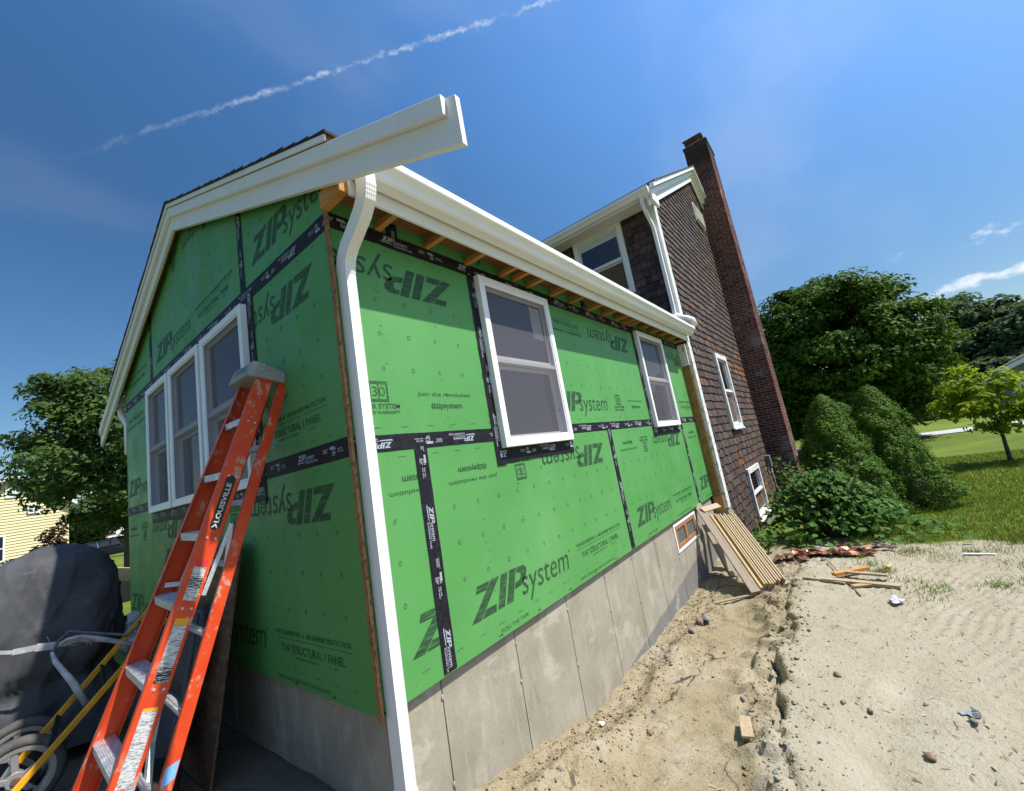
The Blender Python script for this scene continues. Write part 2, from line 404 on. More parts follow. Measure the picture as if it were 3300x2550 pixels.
d = n.mix(n.math('MULTIPLY', n.math('MULTIPLY', trod, n.ramp(n.math('SUBTRACT', X, n.math('MULTIPLY', Y, 1.1)), 4.6, 7.0)), 0.7), d, (0.13, 0.105, 0.068))
pale = n.ramp(n.math('ADD', Y, n.math('MULTIPLY', n.math('SUBTRACT', mid, 0.5), 0.5)), -0.95, -1.25)
d = n.mix(n.math('MULTIPLY', pale, 0.55), d, (0.37, 0.333, 0.262))
d = n.mix(n.math('MULTIPLY', n.ramp(fin, 0.56, 0.70), 0.35), d, (0.13, 0.105, 0.07))
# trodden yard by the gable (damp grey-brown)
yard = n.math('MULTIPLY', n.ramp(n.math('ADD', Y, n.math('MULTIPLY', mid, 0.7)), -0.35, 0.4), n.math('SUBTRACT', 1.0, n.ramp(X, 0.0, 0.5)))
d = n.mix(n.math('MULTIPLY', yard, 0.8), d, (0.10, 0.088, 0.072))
d = n.mix(n.math('MULTIPLY', n.ramp(n.math('MULTIPLY', X, -1.0), 1.5, 2.6), 0.85), d, (0.095, 0.082, 0.068))  # unseen ground farther out, darkened to cut bounce light on the gable
gr = n.mix(n.ramp(n.noise(p, 0.35, 4), 0.35, 0.65), (0.075, 0.118, 0.014), (0.135, 0.180, 0.024))
gr = n.mix(n.math('MULTIPLY', n.ramp(n.noise(p, 3.0, 5), 0.5, 0.75), 0.5), gr, (0.14, 0.145, 0.05))
gr = n.mix(n.math('MULTIPLY', n.ramp(n.noise(p, 60, 3), 0.5, 0.7), 0.45), gr, (0.030, 0.055, 0.012))
e = n.math('ADD', n.math('MULTIPLY', n.math('SUBTRACT', n.noise(p, 1.1, 6, 0.65), 0.5), 2.6), X)
e = n.math('ADD', e, n.math('MULTIPLY', n.math('ABSOLUTE', n.math('ADD', Y, 3.0)), -0.12))
m1 = n.ramp(e, 5.95, 6.35)
m2 = n.ramp(n.math('ADD', Y, n.math('MULTIPLY', big, 1.5)), 4.6, 5.4)
m3 = n.ramp(n.math('MULTIPLY', Y, -1.0), 9.0, 11.0)
m4 = n.ramp(n.math('MULTIPLY', X, -1.0), 9.0, 11.0)
gm = n.math('MAXIMUM', n.math('MAXIMUM', m1, m2), n.math('MAXIMUM', m3, m4))
wn_ = n.t.nodes.new('ShaderNodeTexNoise'); n.link(p, wn_.inputs['Vector']); wn_.inputs['Scale'].default_value = 3.2; wn_.inputs['Detail'].default_value = 5
wv_ = n.t.nodes.new('ShaderNodeVectorMath'); wv_.operation = 'MULTIPLY_ADD'; n.link(wn_.outputs['Color'], wv_.inputs[0]); wv_.inputs[1].default_value = (0.45, 0.45, 0.0); n.link(p, wv_.inputs[2])
crk = n.ramp(n.voro(n.mapping(wv_.outputs[0], (1, 1, 0.0)), 1.5, 'DISTANCE_TO_EDGE'), 0.004, 0.014)
cmask = n.math('MULTIPLY', n.ramp(n.noise(p, 1.3, 3), 0.42, 0.52), n.math('SUBTRACT', 1.0, crk))
cmask = n.math('MULTIPLY', cmask, n.math('SUBTRACT', 1.0, pale))
d = n.mix(n.math('MULTIPLY', cmask, 0.9), d, (0.055, 0.042, 0.025))
d = n.mix(n.math('MULTIPLY', n.ramp(n.noise(n.mapping(p, (1, 1, 1), loc=(9, 2, 4)), 1.4, 6, 0.65), 0.54, 0.62), 0.45), d, (0.36, 0.328, 0.255))
n.base(n.mix(gm, d, gr))
h = n.math('ADD', n.math('MULTIPLY', fin, 0.6), n.math('ADD', n.math('MULTIPLY', grit, 0.25), mid))
n.bump(h, 0.85, 0.024)

# ------------------------------------------------------------------ mesh helpers
class MB:
    def __init__(s): s.v = []; s.f = []; s.t = []
    def add(s, vs, fs, tint=None):
        o = len(s.v); s.v += [tuple(q) for q in vs]; s.f += [tuple(i + o for i in g) for g in fs]
        if tint is not None: s.t += [tint] * len(fs)
        return s
    def box(s, x0, x1, y0, y1, z0, z1, tint=None):
        vs = [(x0, y0, z0), (x1, y0, z0), (x1, y1, z0), (x0, y1, z0), (x0, y0, z1), (x1, y0, z1), (x1, y1, z1), (x0, y1, z1)]
        return s.add(vs, [(0, 3, 2, 1), (4, 5, 6, 7), (0, 1, 5, 4), (1, 2, 6, 5), (2, 3, 7, 6), (3, 0, 4, 7)], tint)
    def bar(s, a, b, u, w, h, off=(0, 0)):
        """rectangular bar from a to b; u = approximate direction of its width w"""
        a = Vector(a); b = Vector(b); d = (b - a).normalized(); u = Vector(u)
        u = (u - d * u.dot(d)).normalized(); q = d.cross(u)
        vs = []
        for pnt in (a, b):
            for (su, sq) in ((-1, -1), (1, -1), (1, 1), (-1, 1)):
                vs.append(pnt + u * (su * w / 2 + off[0]) + q * (sq * h / 2 + off[1]))
        return s.add(vs, [(0, 3, 2, 1), (4, 5, 6, 7), (0, 1, 5, 4), (1, 2, 6, 5), (2, 3, 7, 6), (3, 0, 4, 7)])
    def prism(s, poly, fn, a, b):
        """extrude a 2D polygon: fn(p, q, t) -> xyz, t from a to b"""
        n_ = len(poly)
        vs = [fn(p_, q_, a) for p_, q_ in poly] + [fn(p_, q_, b) for p_, q_ in poly]
        fs = [tuple(range(n_))[::-1], tuple(range(n_, 2 * n_))] + [(i, (i + 1) % n_, n_ + (i + 1) % n_, n_ + i) for i in range(n_)]
        return s.add(vs, fs)
    def tube(s, path, r, seg=8, cap=True):
        path = [Vector(q) for q in path]; vs = []; fs = []
        rr = r if isinstance(r, (list, tuple)) else [r] * len(path)
        ref = None
        for i, q in enumerate(path):
            d = (path[min(i + 1, len(path) - 1)] - path[max(i - 1, 0)]).normalized()
            if ref is None:
                ref = Vector((0, 0, 1)) if abs(d.z) < 0.9 else Vector((1, 0, 0))
            a = (ref - d * ref.dot(d)).normalized(); b = d.cross(a); ref = a
            for k in range(seg):
                an = 2 * math.pi * k / seg
                vs.append(q + (a * math.cos(an) + b * math.sin(an)) * rr[i])
        for i in range(len(path) - 1):
            for k in range(seg):
                k2 = (k + 1) % seg
                fs.append((i * seg + k, i * seg + k2, (i + 1) * seg + k2, (i + 1) * seg + k))
        if cap:
            fs.append(tuple(range(seg))[::-1]); fs.append(tuple((len(path) - 1) * seg + k for k in range(seg)))
        return s.add(vs, fs)
    def sweep(s, prof, path, udir, cap=True):
        """profile (a,b) swept along a path lying in the plane normal to udir; a along udir"""
        path = [Vector(q) for q in path]; u = Vector(udir).normalized(); n_ = len(prof); vs = []; fs = []
        for i, q in enumerate(path):
            d = (path[min(i + 1, len(path) - 1)] - path[max(i - 1, 0)]).normalized()
            w = d.cross(u).normalized()
            vs += [q + u * a + w * b for a, b in prof]
        for i in range(len(path) - 1):
            for k in range(n_):
                k2 = (k + 1) % n_
                fs.append((i * n_ + k, i * n_ + k2, (i + 1) * n_ + k2, (i + 1) * n_ + k))
        if cap:
            fs.append(tuple(range(n_))[::-1]); fs.append(tuple((len(path) - 1) * n_ + k for k in range(n_)))
        return s.add(vs, fs)
    def mesh(s, name, mat):
        me = bpy.data.meshes.new(name)
        me.from_pydata(s.v, [], s.f); me.update()
        if s.t:
            at = me.color_attributes.new('tint', 'FLOAT_COLOR', 'CORNER')
            buf = []
            for g, t in zip(s.f, s.t): buf += [t[0], t[1], t[2], 1.0] * len(g)
            at.data.foreach_set('color', buf)
        if mat: me.materials.append(MATS[mat])
        return me
    def build(s, name, mat, parent=None, smooth=False, bevel=0, loc=None, rotz=None):
        me = s.mesh(name, mat)
        if smooth: me.polygons.foreach_set('use_smooth', [True] * len(me.polygons))
        o = bpy.data.objects.new(name, me); col.objects.link(o)
        if parent: o.parent = parent
        if loc is not None: o.location = loc
        if rotz is not None: o.rotation_euler = (0, 0, rotz)
        if bevel:
            b = o.modifiers.new('bevel', 'BEVEL'); b.width = bevel; b.segments = 2; b.limit_method = 'ANGLE'; b.angle_limit = R(40)
            b.harden_normals = False
        return o

def empty(name, loc=(0, 0, 0), rotz=0.0, parent=None):
    o = bpy.data.objects.new(name, None); col.objects.link(o)
    o.location = loc; o.rotation_euler = (0, 0, rotz); o.empty_display_size = 0.2
    if parent: o.parent = parent
    return o
def tag(o, label=None, cat=None, group=None, kind=None):
    if label: o['label'] = label
    if cat: o['category'] = cat
    if group: o['group'] = group
    if kind: o['kind'] = kind
    return o
def inst(me, name, parent, loc, rot=(0, 0, 0)):
    o = bpy.data.objects.new(name, me); col.objects.link(o); o.parent = parent
    o.location = loc; o.rotation_euler = rot
    return o
def fast_mesh(name, verts, quads, mat, tri=False):
    me = bpy.data.meshes.new(name); k = quads.shape[1]
    me.vertices.add(len(verts)); me.vertices.foreach_set('co', verts.astype(np.float32).ravel())
    me.loops.add(quads.size); me.loops.foreach_set('vertex_index', quads.astype(np.int32).ravel())
    me.polygons.add(len(quads)); me.polygons.foreach_set('loop_start', np.arange(0, quads.size, k, dtype=np.int32))
    try: me.polygons.foreach_set('loop_total', np.full(len(quads), k, dtype=np.int32))
    except Exception: pass
    me.update(calc_edges=True); me.validate()
    me.materials.append(MATS[mat])
    return me

# ------------------------------------------------------------------ ground
def sstep(x, a, b):
    t = np.clip((x - a) / (b - a), 0, 1); return t * t * (3 - 2 * t)
def vnoise(x, y, s, seed=0):
    """cheap value noise on arrays"""
    x = np.asarray(x) / s + seed * 17.3; y = np.asarray(y) / s + seed * 9.1
    xi = np.floor(x); yi = np.floor(y); fx = x - xi; fy = y - yi
    fx = fx * fx * (3 - 2 * fx); fy = fy * fy * (3 - 2 * fy)
    def h(a, b):
        v = np.sin(a * 127.1 + b * 311.7 + seed * 74.7) * 43758.5453
        return v - np.floor(v)
    return (h(xi, yi) * (1 - fx) + h(xi + 1, yi) * fx) * (1 - fy) + (h(xi, yi + 1) * (1 - fx) + h(xi + 1, yi + 1) * fx) * fy - 0.5
def crack_y(x):
    b = np.interp(x, [0.2, 1.35, 2.2, 3.2, 4.2, 5.0], [-1.5, -1.26, -1.08, -1.10, -1.03, -0.95])
    return b + 0.16 * vnoise(x, x * 0, 0.33, 3) + 0.10 * vnoise(x, x * 0, 0.09, 4) + 0.045 * vnoise(x, x * 0, 0.035, 15)
def gz(x, y, detail=True):
    x = np.asarray(x, float); y = np.asarray(y, float)
    crust = -0.73 - 0.026 * np.clip(x - 3, 0, 9)
    z = crust
    wl = sstep(y, -1.3, 0.1) * (1 - sstep(x, 0.0, 0.7))
    left = -0.46 - 0.5 * sstep(y, 4, 14)
    z = z * (1 - wl) + left * wl
    far = sstep(np.hypot(x - 4, y), 10, 20); z = z * (1 - far) + (-0.97) * far
    # yard drops a little beside the old house
    z = z - 0.22 * sstep(x, 6.2, 8.5) * (1 - sstep(x, 13, 16)) * sstep(y, -2.6, -0.9)
    # excavated strip along the new foundation
    yc = crack_y(x)
    wall = np.interp(x, [-0.2, 0.1, 0.6, 1.2, 1.9, 5, 6], [-0.46, -0.47, -0.60, -0.76, -0.885, -0.90, -0.90])
    floor = np.interp(x, [0, 1, 2, 4.5], [-0.70, -0.79, -0.85, -0.87])
    t = sstep(-y, 0.20, 0.46)
    t = np.clip(t + 0.5 * vnoise(x, y, 0.16, 8) * (t > 0.02) * (t < 0.98), 0, 1)
    tr = wall * (1 - t) + floor * t
    inx = sstep(x, 0.05, 0.55) * (1 - sstep(x, 5.2, 5.9))
    iny = (1 - sstep(-y, -yc - 0.004, -yc + 0.018))
    tr = tr + (0.055 + 0.07 * vnoise(x, y, 0.25, 26)) * np.exp(-((y + 0.27 + 0.12 * vnoise(x, x * 0, 0.4, 25)) / 0.09) ** 2) * (1 - sstep(x, 3.2, 4.2))
    tr = tr + (0.085 + 0.07 * vnoise(x, x * 0, 0.7, 19)) * sstep(-y, -yc - 0.45, -yc)
    w = inx * iny
    z = z * (1 - w) + tr * w
    # open crack just inside the crust edge, wider in places
    gap = np.clip(0.012 + 0.06 * vnoise(x, x * 0, 0.42, 6), 0.0, 1)
    near = np.exp(-((y - (yc + 0.03)) / (gap + 1e-4)) ** 2) * (gap > 0.004)
    z = z - 0.10 * near * inx * (0.35 + 0.65 * (vnoise(x, y, 0.4, 12) > -0.2))
    if detail:
        fade = 1 - sstep(np.hypot(x - 2, y + 1.5), 7, 12)
        rough = 0.4 + 1.2 * w * (1 - sstep(-y, 0.35, 0.8)) + 1.7 * w * np.exp(-((y - yc - .13) / .17) ** 2)
        z = z + fade * rough * (0.030 * vnoise(x, y, 0.30, 1) + 0.020 * vnoise(x, y, 0.11, 2) + 0.012 * vnoise(x, y, 0.05, 5) * rough)
        z = z + w * fade * 0.028 * np.exp(-((y - yc - .16) / .18) ** 2) * np.sign(vnoise(x, y, 0.10, 23)) * np.minimum(1, np.abs(vnoise(x, y, 0.10, 23)) * 8)
        z = z + fade * 0.010 * (1 - w) * (vnoise(x, y, 0.22, 24) > 0.22)
        # machine ruts on the right
        rut = sstep(-y + 0.45 * x, 3.1, 3.9) * (1 - sstep(x, 5.6, 6.6))
        z = z + fade * rut * 0.010 * np.sin((x * 0.55 + y * 1.0 + 0.18 * vnoise(x, y, 0.6, 9)) * 78) * np.clip(vnoise(x, y, 1.1, 10) + 0.45, 0, 1)
        ft = np.exp(-((y + 1.62 + 0.16 * (x - 1.4) * (x - 1.4)) / 0.12) ** 2) * sstep(x, 0.6, 1.3) * (1 - sstep(x, 2.2, 2.9))
        z = z - 0.03 * ft
        # slab-like clods on the trench floor
        z = z + w * fade * 0.030 * (np.round(2.2 * vnoise(x, y, 0.62, 14)) / 2.2) * sstep(-y, .35, .6)
    return z
def gzf(x, y): return float(gz(np.array([x]), np.array([y]))[0])
def axis(lo, hi, step, far_lo, far_hi, g=1.13):
    a = list(np.arange(lo, hi, step)); s = step; q = hi
    while q < far_hi: a.append(q); s *= g; q += s
    s = step; q = lo - step; b = []
    while q > far_lo: b.append(q); s *= g; q -= s
    return np.array(b[::-1] + a)
gx = axis(-0.2, 6.6, 0.021, -700, 900); gy = axis(-3.3, 0.10, 0.021, -700, 900)
XX, YY = np.meshgrid(gx, gy); ZZ = gz(XX, YY)
nx_, ny_ = len(gx), len(gy)
idx = np.arange(nx_ * ny_).reshape(ny_, nx_)
quads = np.stack([idx[:-1, :-1].ravel(), idx[:-1, 1:].ravel(), idx[1:, 1:].ravel(), idx[1:, :-1].ravel()], 1)
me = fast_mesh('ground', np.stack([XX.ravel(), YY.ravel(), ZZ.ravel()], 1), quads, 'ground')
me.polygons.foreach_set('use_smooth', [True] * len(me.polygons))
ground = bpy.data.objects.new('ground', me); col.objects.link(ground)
tag(ground, kind='structure')
# driveway of the neighbouring lot
m = MB(); pts = []
for i in range(40):
    t = i / 39; x = 30 - 4.5 * t; y = 10 - 24 * t
    pts.append((x, y))
vs = []; fs = []
for i, (x, y) in enumerate(pts):
    for dx in (-1.25, 1.25): vs.append((x + dx - 0.0, y, gzf(x + dx, y) + 0.03))
for i in range(39): fs.append((2 * i, 2 * i + 2, 2 * i + 3, 2 * i + 1))
m.add(vs, fs); drive = m.build('driveway', 'asphalt_drive'); tag(drive, kind='structure')

# ------------------------------------------------------------------ lettering
TXT = {}
def text_tris(body, bold=0.0):
    key = (body, bold)
    if key in TXT: return TXT[key]
    cu_ = bpy.data.curves.new('t', 'FONT'); cu_.body = body; cu_.size = 1.0; cu_.offset = bold; cu_.resolution_u = 3
    ob = bpy.data.objects.new('t', cu_); col.objects.link(ob)
    me = bpy.data.meshes.new_from_object(ob)
    me.calc_loop_triangles()
    vs = np.array([v.co[:2] for v in me.vertices]) if len(me.vertices) else np.zeros((0, 2))
    tr = [tuple(t.vertices) for t in me.loop_triangles]
    tris = [[tuple(vs[i]) for i in t] for t in tr]
    lo = vs.min(0); hi = vs.max(0)
    bpy.data.objects.remove(ob); bpy.data.meshes.remove(me); bpy.data.curves.remove(cu_)
    TXT[key] = (tris, lo, hi)
    return TXT[key]
def fit_text(body, u0, u1, v0, v1, bold=0.0, skew=0.0, ref=None):
    """triangles of a line of text stretched to the rectangle; ref = characters whose height sets v0..v1"""
    tris, lo, hi = text_tris(body, bold)
    if ref:
        _, l2, h2 = text_tris(ref, bold); vl, vh = l2[1], h2[1]
    else: vl, vh = lo[1], hi[1]
    su = (u1 - u0) / (hi[0] - lo[0]); sv = (v1 - v0) / (vh - vl)
    return [[(u0 + (p_[0] - lo[0]) * su + skew * (p_[1] - vl) * sv, v0 + (p_[1] - vl) * sv) for p_ in t] for t in tris]
ZIPG = [[(0.273, 0.341), (0.385, 0.341), (0.348, 0.301), (0.258, 0.302)],
        [(0.395, 0.341), (0.476, 0.343), (0.272, 0.157), (0.194, 0.16)],
        [(0.324, 0.199), (0.418, 0.198), (0.407, 0.158), (0.282, 0.159)],
        [(0.493, 0.342), (0.559, 0.343), (0.487, 0.159), (0.424, 0.161)],
        [(0.579, 0.344), (0.645, 0.343), (0.571, 0.159), (0.508, 0.161)],
        [(0.654, 0.341), (0.722, 0.339), (0.668, 0.31), (0.64, 0.311)], [(0.722, 0.339), (0.746, 0.322), (0.685, 0.296), (0.668, 0.31)],
        [(0.746, 0.322), (0.752, 0.297), (0.681, 0.275), (0.685, 0.296)], [(0.752, 0.297), (0.734, 0.269), (0.681, 0.275)],
        [(0.734, 0.269), (0.707, 0.249), (0.661, 0.261), (0.681, 0.275)], [(0.707, 0.249), (0.675, 0.227), (0.604, 0.221), (0.619, 0.26), (0.661, 0.261)]]
def logo_tris():
    return [list(g) for g in ZIPG] + fit_text('system', 0.672, 1.262, 0.158, 0.266, 0.0, 0.16, 'xem') + fit_text('R', 1.296, 1.312, 0.268, 0.288, 0.01)
def rect(u0, u1, v0, v1): return [[(u0, v0), (u1, v0), (u1, v1), (u0, v1)]]
def ring(cx, cz, rx, rz, w, seg=10):
    o = []
    for k in range(seg):
        a = 2 * math.pi * k / seg; b = 2 * math.pi * (k + 1) / seg
        P_ = lambda an, q: (cx + math.cos(an) * (rx + q), cz + math.sin(an) * (rz + q))
        o.append([P_(a, 0), P_(a, -w), P_(b, -w), P_(b, 0)][::-1])
    return o
def sqring(cx, cz, rx, rz, w):
    return rect(cx - rx, cx + rx, cz + rz - w, cz + rz) + rect(cx - rx, cx + rx, cz - rz, cz - rz + w) + rect(cx - rx, cx - rx + w, cz - rz + w, cz + rz - w) + rect(cx + rx - w, cx + rx, cz - rz + w, cz + rz - w)
def line_a():
    g = [('dark_print', logo_tris()),
         ('faint_print', fit_text('WATER-RESISTIVE  &  AIR BARRIER PROTECTION', 1.421, 2.243, 0.268, 0.294, 0.015)),
         ('faint_print', rect(1.421, 2.243, 0.247, 0.250)),
         ('faint_print', fit_text('7/16" STRUCTURAL 1 PANEL', 1.48, 2.172, 0.176, 0.222, 0.02)),
         ('faint_print', fit_text('24/16 EXPOSURE 1 SIZED FOR SPACING', 1.65, 1.91, 0.150, 0.161, 0.01)),
         ('faint_print', fit_text('E - 464', 2.02, 2.10, 0.150, 0.161, 0.01)),
         ('faint_print', fit_text('ROLL THE TAPE', 0.425, 0.70, 0.028, 0.050, 0.0)),
         ('faint_print', fit_text('PARA APLICAR USE EL RODILLO', 1.40, 2.0, 0.027, 0.046, 0.0))]
    return g
def line_b():
    g = [('dark_print', logo_tris())]
    u0, u1, v0, v1 = 1.502, 1.622, 0.222, 0.335
    # box with the number knocked out: four border bars and the figures drawn as outlines
    g.append(('faint_print', rect(u0, u1, v1 - 0.016, v1) + rect(u0, u1, v0, v0 + 0.014) + rect(u0, u0 + 0.012, v0 + 0.014, v1 - 0.016) + rect(u1 - 0.012, u1, v0 + 0.014, v1 - 0.016) + rect((u0 + u1) / 2 - 0.004, (u0 + u1) / 2 + 0.003, v0 + 0.014, v1 - 0.016)))
    g.append(('faint_print', fit_text('30', u0 + 0.02, u1 - 0.02, v0 + 0.03, v1 - 0.03, -0.004)))
    g.append(('faint_print', fit_text('YEAR SYSTEM', 1.438, 1.688, 0.184, 0.212, 0.02)))
    g.append(('faint_print', fit_text('LIMITED WARRANTY', 1.438, 1.688, 0.155, 0.173, 0.02)))
    g.append(('faint_print', fit_text('Join the revolution.', 1.819, 2.268, 0.252, 0.285, 0.012, 0.2, 'Jh')))
    g.append(('faint_print', fit_text('#zipsystem', 1.914, 2.173, 0.184, 0.218, 0.025, 0, 'zt')))
    return g
def marks(seed):
    rr = random.Random(seed); o = []
    for r_, v in enumerate((0.409, 0.612, 0.816)):
        for k in range(12):
            u = 0.19 + 0.2032 * k
            if k % 3 == 2: o += sqring(u, v, 0.010, 0.012, 0.0032)
            else: o += ring(u, v, 0.0095, 0.013, 0.0032)
    for k in range(14):      # dashed fastening guides along the long edges
        u = 0.06 + k * 0.18
        o += rect(u, u + 0.05, 0.080, 0.0825) + rect(u + 0.02, u + 0.07, 1.139, 1.1415)
    for v in np.arange(0.12, 1.15, 0.145):
        for u in (0.016, 2.42):
            o += rect(u - 0.0016, u + 0.0016, v, v + 0.03)
    for k in range(110):      # nails
        u = rr.choice([0.0, 0.406, 0.812, 1.219, 1.625, 2.03, 2.42]) + rr.uniform(-0.012, 0.012) + 0.008
        v = rr.choice([0.02, rr.uniform(0.05, 1.2)]); q = 0.0048
        o.append([(u + q * math.cos(a * math.pi / 3), v + q * math.sin(a * math.pi / 3)) for a in range(6)])
    return o
def clip_poly(poly, ax, lim, keep_less):
    o = []
    for i in range(len(poly)):
        a, b = poly[i], poly[(i + 1) % len(poly)]
        ia = (a[ax] <= lim) if keep_less else (a[ax] >= lim); ib = (b[ax] <= lim) if keep_less else (b[ax] >= lim)
        if ia: o.append(a)
        if ia != ib:
            t = (lim - a[ax]) / (b[ax] - a[ax]); o.append((a[0] + t * (b[0] - a[0]), a[1] + t * (b[1] - a[1])))
    return o
def clip_all(polys, u0, u1, v0, v1):
    o = []
    for g in polys:
        for ax, lim, kl in ((0, u0, False), (0, u1, True), (1, v0, False), (1, v1, True)):
            g = clip_poly(g, ax, lim, kl)
            if len(g) < 3: break
        if len(g) >= 3: o.append(g)
    return o
def flat(polys, nn):
    m = MB()
    for g in polys:
        m.add([(u, -nn, v) for u, v in g], [tuple(range(len(g)))])
    return m

# ================================================================== THE ADDITION
add = empty('house_addition')
tag(add, 'unfinished single-storey addition wrapped in green printed sheathing on a concrete foundation', 'house')
PW, PH = 2.438, 1.2192
GROT = -math.pi / 2      # gable wall frame: local +X runs to world -Y, outside is world -X
LW1 = (1.115, 2.04, 1.12, 2.40); LW2 = (4.15, 5.12, 1.15, 2.43)
GWIN = [(-1.92, -1.085), (-2.80, -1.98), (-3.60, -2.853)]
GV0, GV1 = 1.14, 2.37
def inner(a, b, c_, d_, k=0.025): return (a + k, b - k, c_ + k, d_ - k)
HOLES = {'long': [inner(*LW1), inner(*LW2)], 'gable': [inner(a, b, GV0, GV1) for a, b in GWIN]}
def out_of(polys, holes):
    return [g for g in polys if not any(h[0] < sum(q[0] for q in g) / len(g) < h[1] and h[2] < sum(q[1] for q in g) / len(g) < h[3] for h in holes)]
def sheath(wall, u0, u1, v0, v1, pu, pv, flip, seed, top_poly=None):
    """one sheet of sheathing; pu,pv = origin of its print; flip = print turned by 180 degrees"""
    g = 0.0016
    m = MB()
    holes = [h for h in HOLES[wall] if h[0] < u1 and h[1] > u0 and h[2] < v1 and h[3] > v0]
    if top_poly is None:
        us = sorted(set([u0 + g, u1 - g] + [q for h in holes for q in h[:2] if u0 + g < q < u1 - g]))
        for ua, ub in zip(us[:-1], us[1:]):
            cuts = sorted([(max(h[2], v0 + g), min(h[3], v1 - g)) for h in holes if h[0] < (ua + ub) / 2 < h[1]])
            lo = v0 + g
            for ca, cb in cuts:
                if ca > lo + .001: m.box(ua, ub, 0, 0.0115, lo, ca)
                lo = cb
            if v1 - g > lo + .001: m.box(ua, ub, 0, 0.0115, lo, v1 - g)
    else:
        m.prism(top_poly, lambda a, b, t: (a, t, b), 0.0115, 0.0)
    rz = 0 if wall == 'long' else GROT
    o = m.build('sheathing_panel', 'green_sheathing', add, loc=(0, 0, 0), rotz=rz)
    for li, (lines, fl) in enumerate(((line_a(), flip), (line_b(), not flip))):
        for mat, polys in lines:
            if fl: polys = [[(PW - a, PH - b) for a, b in q] for q in polys]
            polys = [[(a + pu, b + pv) for a, b in q] for q in polys]
            polys = clip_all(polys, u0 + .002, u1 - .002, v0 + .002, v1 - .002)
            if top_poly is not None: polys = gable_clip(polys)
            polys = out_of(polys, holes)
            if polys: flat(polys, 0.0012).build('printed_lettering', mat, o)
    mk = [[(a + pu, b + pv) for a, b in q] for q in marks(seed)]
    mk = clip_all(mk, u0 + .002, u1 - .002, v0 + .002, v1 - .002)
    if top_poly is not None: mk = gable_clip(mk)
    mk = out_of(mk, holes)
    if mk: flat(mk, 0.0010).build('nailing_marks', 'faint_print', o)['kind'] = 'stuff'
    return o
APY, APZ, SLOPE = 2.37, 3.79, 0.41       # gable apex (top of trim) and pitch
def rake_z(y): return APZ - SLOPE * abs(y - APY)
def gable_clip(polys, drop=0.03):
    o = []
    for g in polys:
        if all(b < rake_z(-a) - drop - .01 for a, b in g): o.append(g)
    return o
END = 6.06
S1 = 0.415
# long wall, three rows
sheath('long', 0.0, S1, 0, PH, 0.0, 0, False, 1)
sheath('long', S1, S1 + PW, 0, PH, S1, 0, False, 2)
sheath('long', S1 + PW, S1 + 2 * PW, 0, PH, S1 + PW, 0, False, 3)
sheath('long', S1 + 2 * PW, END, 0, PH, S1 + 2 * PW, 0, False, 4)
sheath('long', 0.0, 1.063, PH, 2 * PH, -1.375, PH, True, 5)
sheath('long', 1.063, 1.67, PH, 2 * PH, -0.768, PH, True, 6)
sheath('long', 1.67, 4.11, PH, 2 * PH, 1.67, PH, True, 7)
sheath('long', 4.11, END, PH, 2 * PH, 4.0, PH, False, 8)
TOPV = 2.70
sheath('long', 0.0, S1, 2 * PH, TOPV, -1.9, 2 * PH, False, 9)
sheath('long', S1, S1 + PW, 2 * PH, TOPV, S1 + 0.03, 2 * PH - 0.03, True, 10)
sheath('long', S1 + PW, S1 + 2 * PW, 2 * PH, TOPV, S1 + PW, 2 * PH - 0.03, True, 11)
sheath('long', S1 + 2 * PW, END, 2 * PH, TOPV, S1 + 2 * PW, 2 * PH - 0.03, True, 12)
# gable wall (u = -y)
GW = 4.74
sheath('gable', -PW, 0.0, 0, PH, -PW, 0, False, 13)
sheath('gable', -GW, -PW, 0, PH, -2 * PW, 0, False, 14)
sheath('gable', -PW, 0.0, PH, 2 * PH, -PW, PH, False, 15)
sheath('gable', -GW, -PW, PH, 2 * PH, -2 * PW, PH, True, 16)
def gp(u0, u1):
    us = sorted(set([u0 + .0016, u1 - .0016] + ([-APY] if u0 < -APY < u1 else [])))
    top = [(u, rake_z(-u) - 0.03) for u in us]
    return [(us[0], 2 * PH + .0016), (us[-1], 2 * PH + .0016)] + top[::-1]
sheath('gable', -1.13, 0.0, 2 * PH, 4, -1.17, 2 * PH, False, 17, gp(-1.13, 0.0))
sheath('gable', -3.55, -1.13, 2 * PH, 4, -3.55, 2 * PH, False, 18, gp(-3.55, -1.13))
sheath('gable', -GW, -3.55, 2 * PH, 4, -5.98, 2 * PH, False, 19, gp(-GW, -3.55))
# rough edge of the corner sheets and framing behind, its dark colour standing in for the unlit room
m = MB(); m.box(-0.0125, -0.0005, -0.0005, 0.012, 0.004, 2.70); m.build('sheet_edge', 'osb_edge', add)
m = MB(); m.box(-0.0122, -0.0004, -0.019, -0.0008, -0.004, 2.66); m.build('sheet_edge', 'osb_edge', add)
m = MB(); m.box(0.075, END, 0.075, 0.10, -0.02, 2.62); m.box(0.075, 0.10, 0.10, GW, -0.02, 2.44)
m.box(0.013, END, GW - 0.09, GW, -0.02, 2.44); m.build('dark_wall_backing', 'room_dark', add)

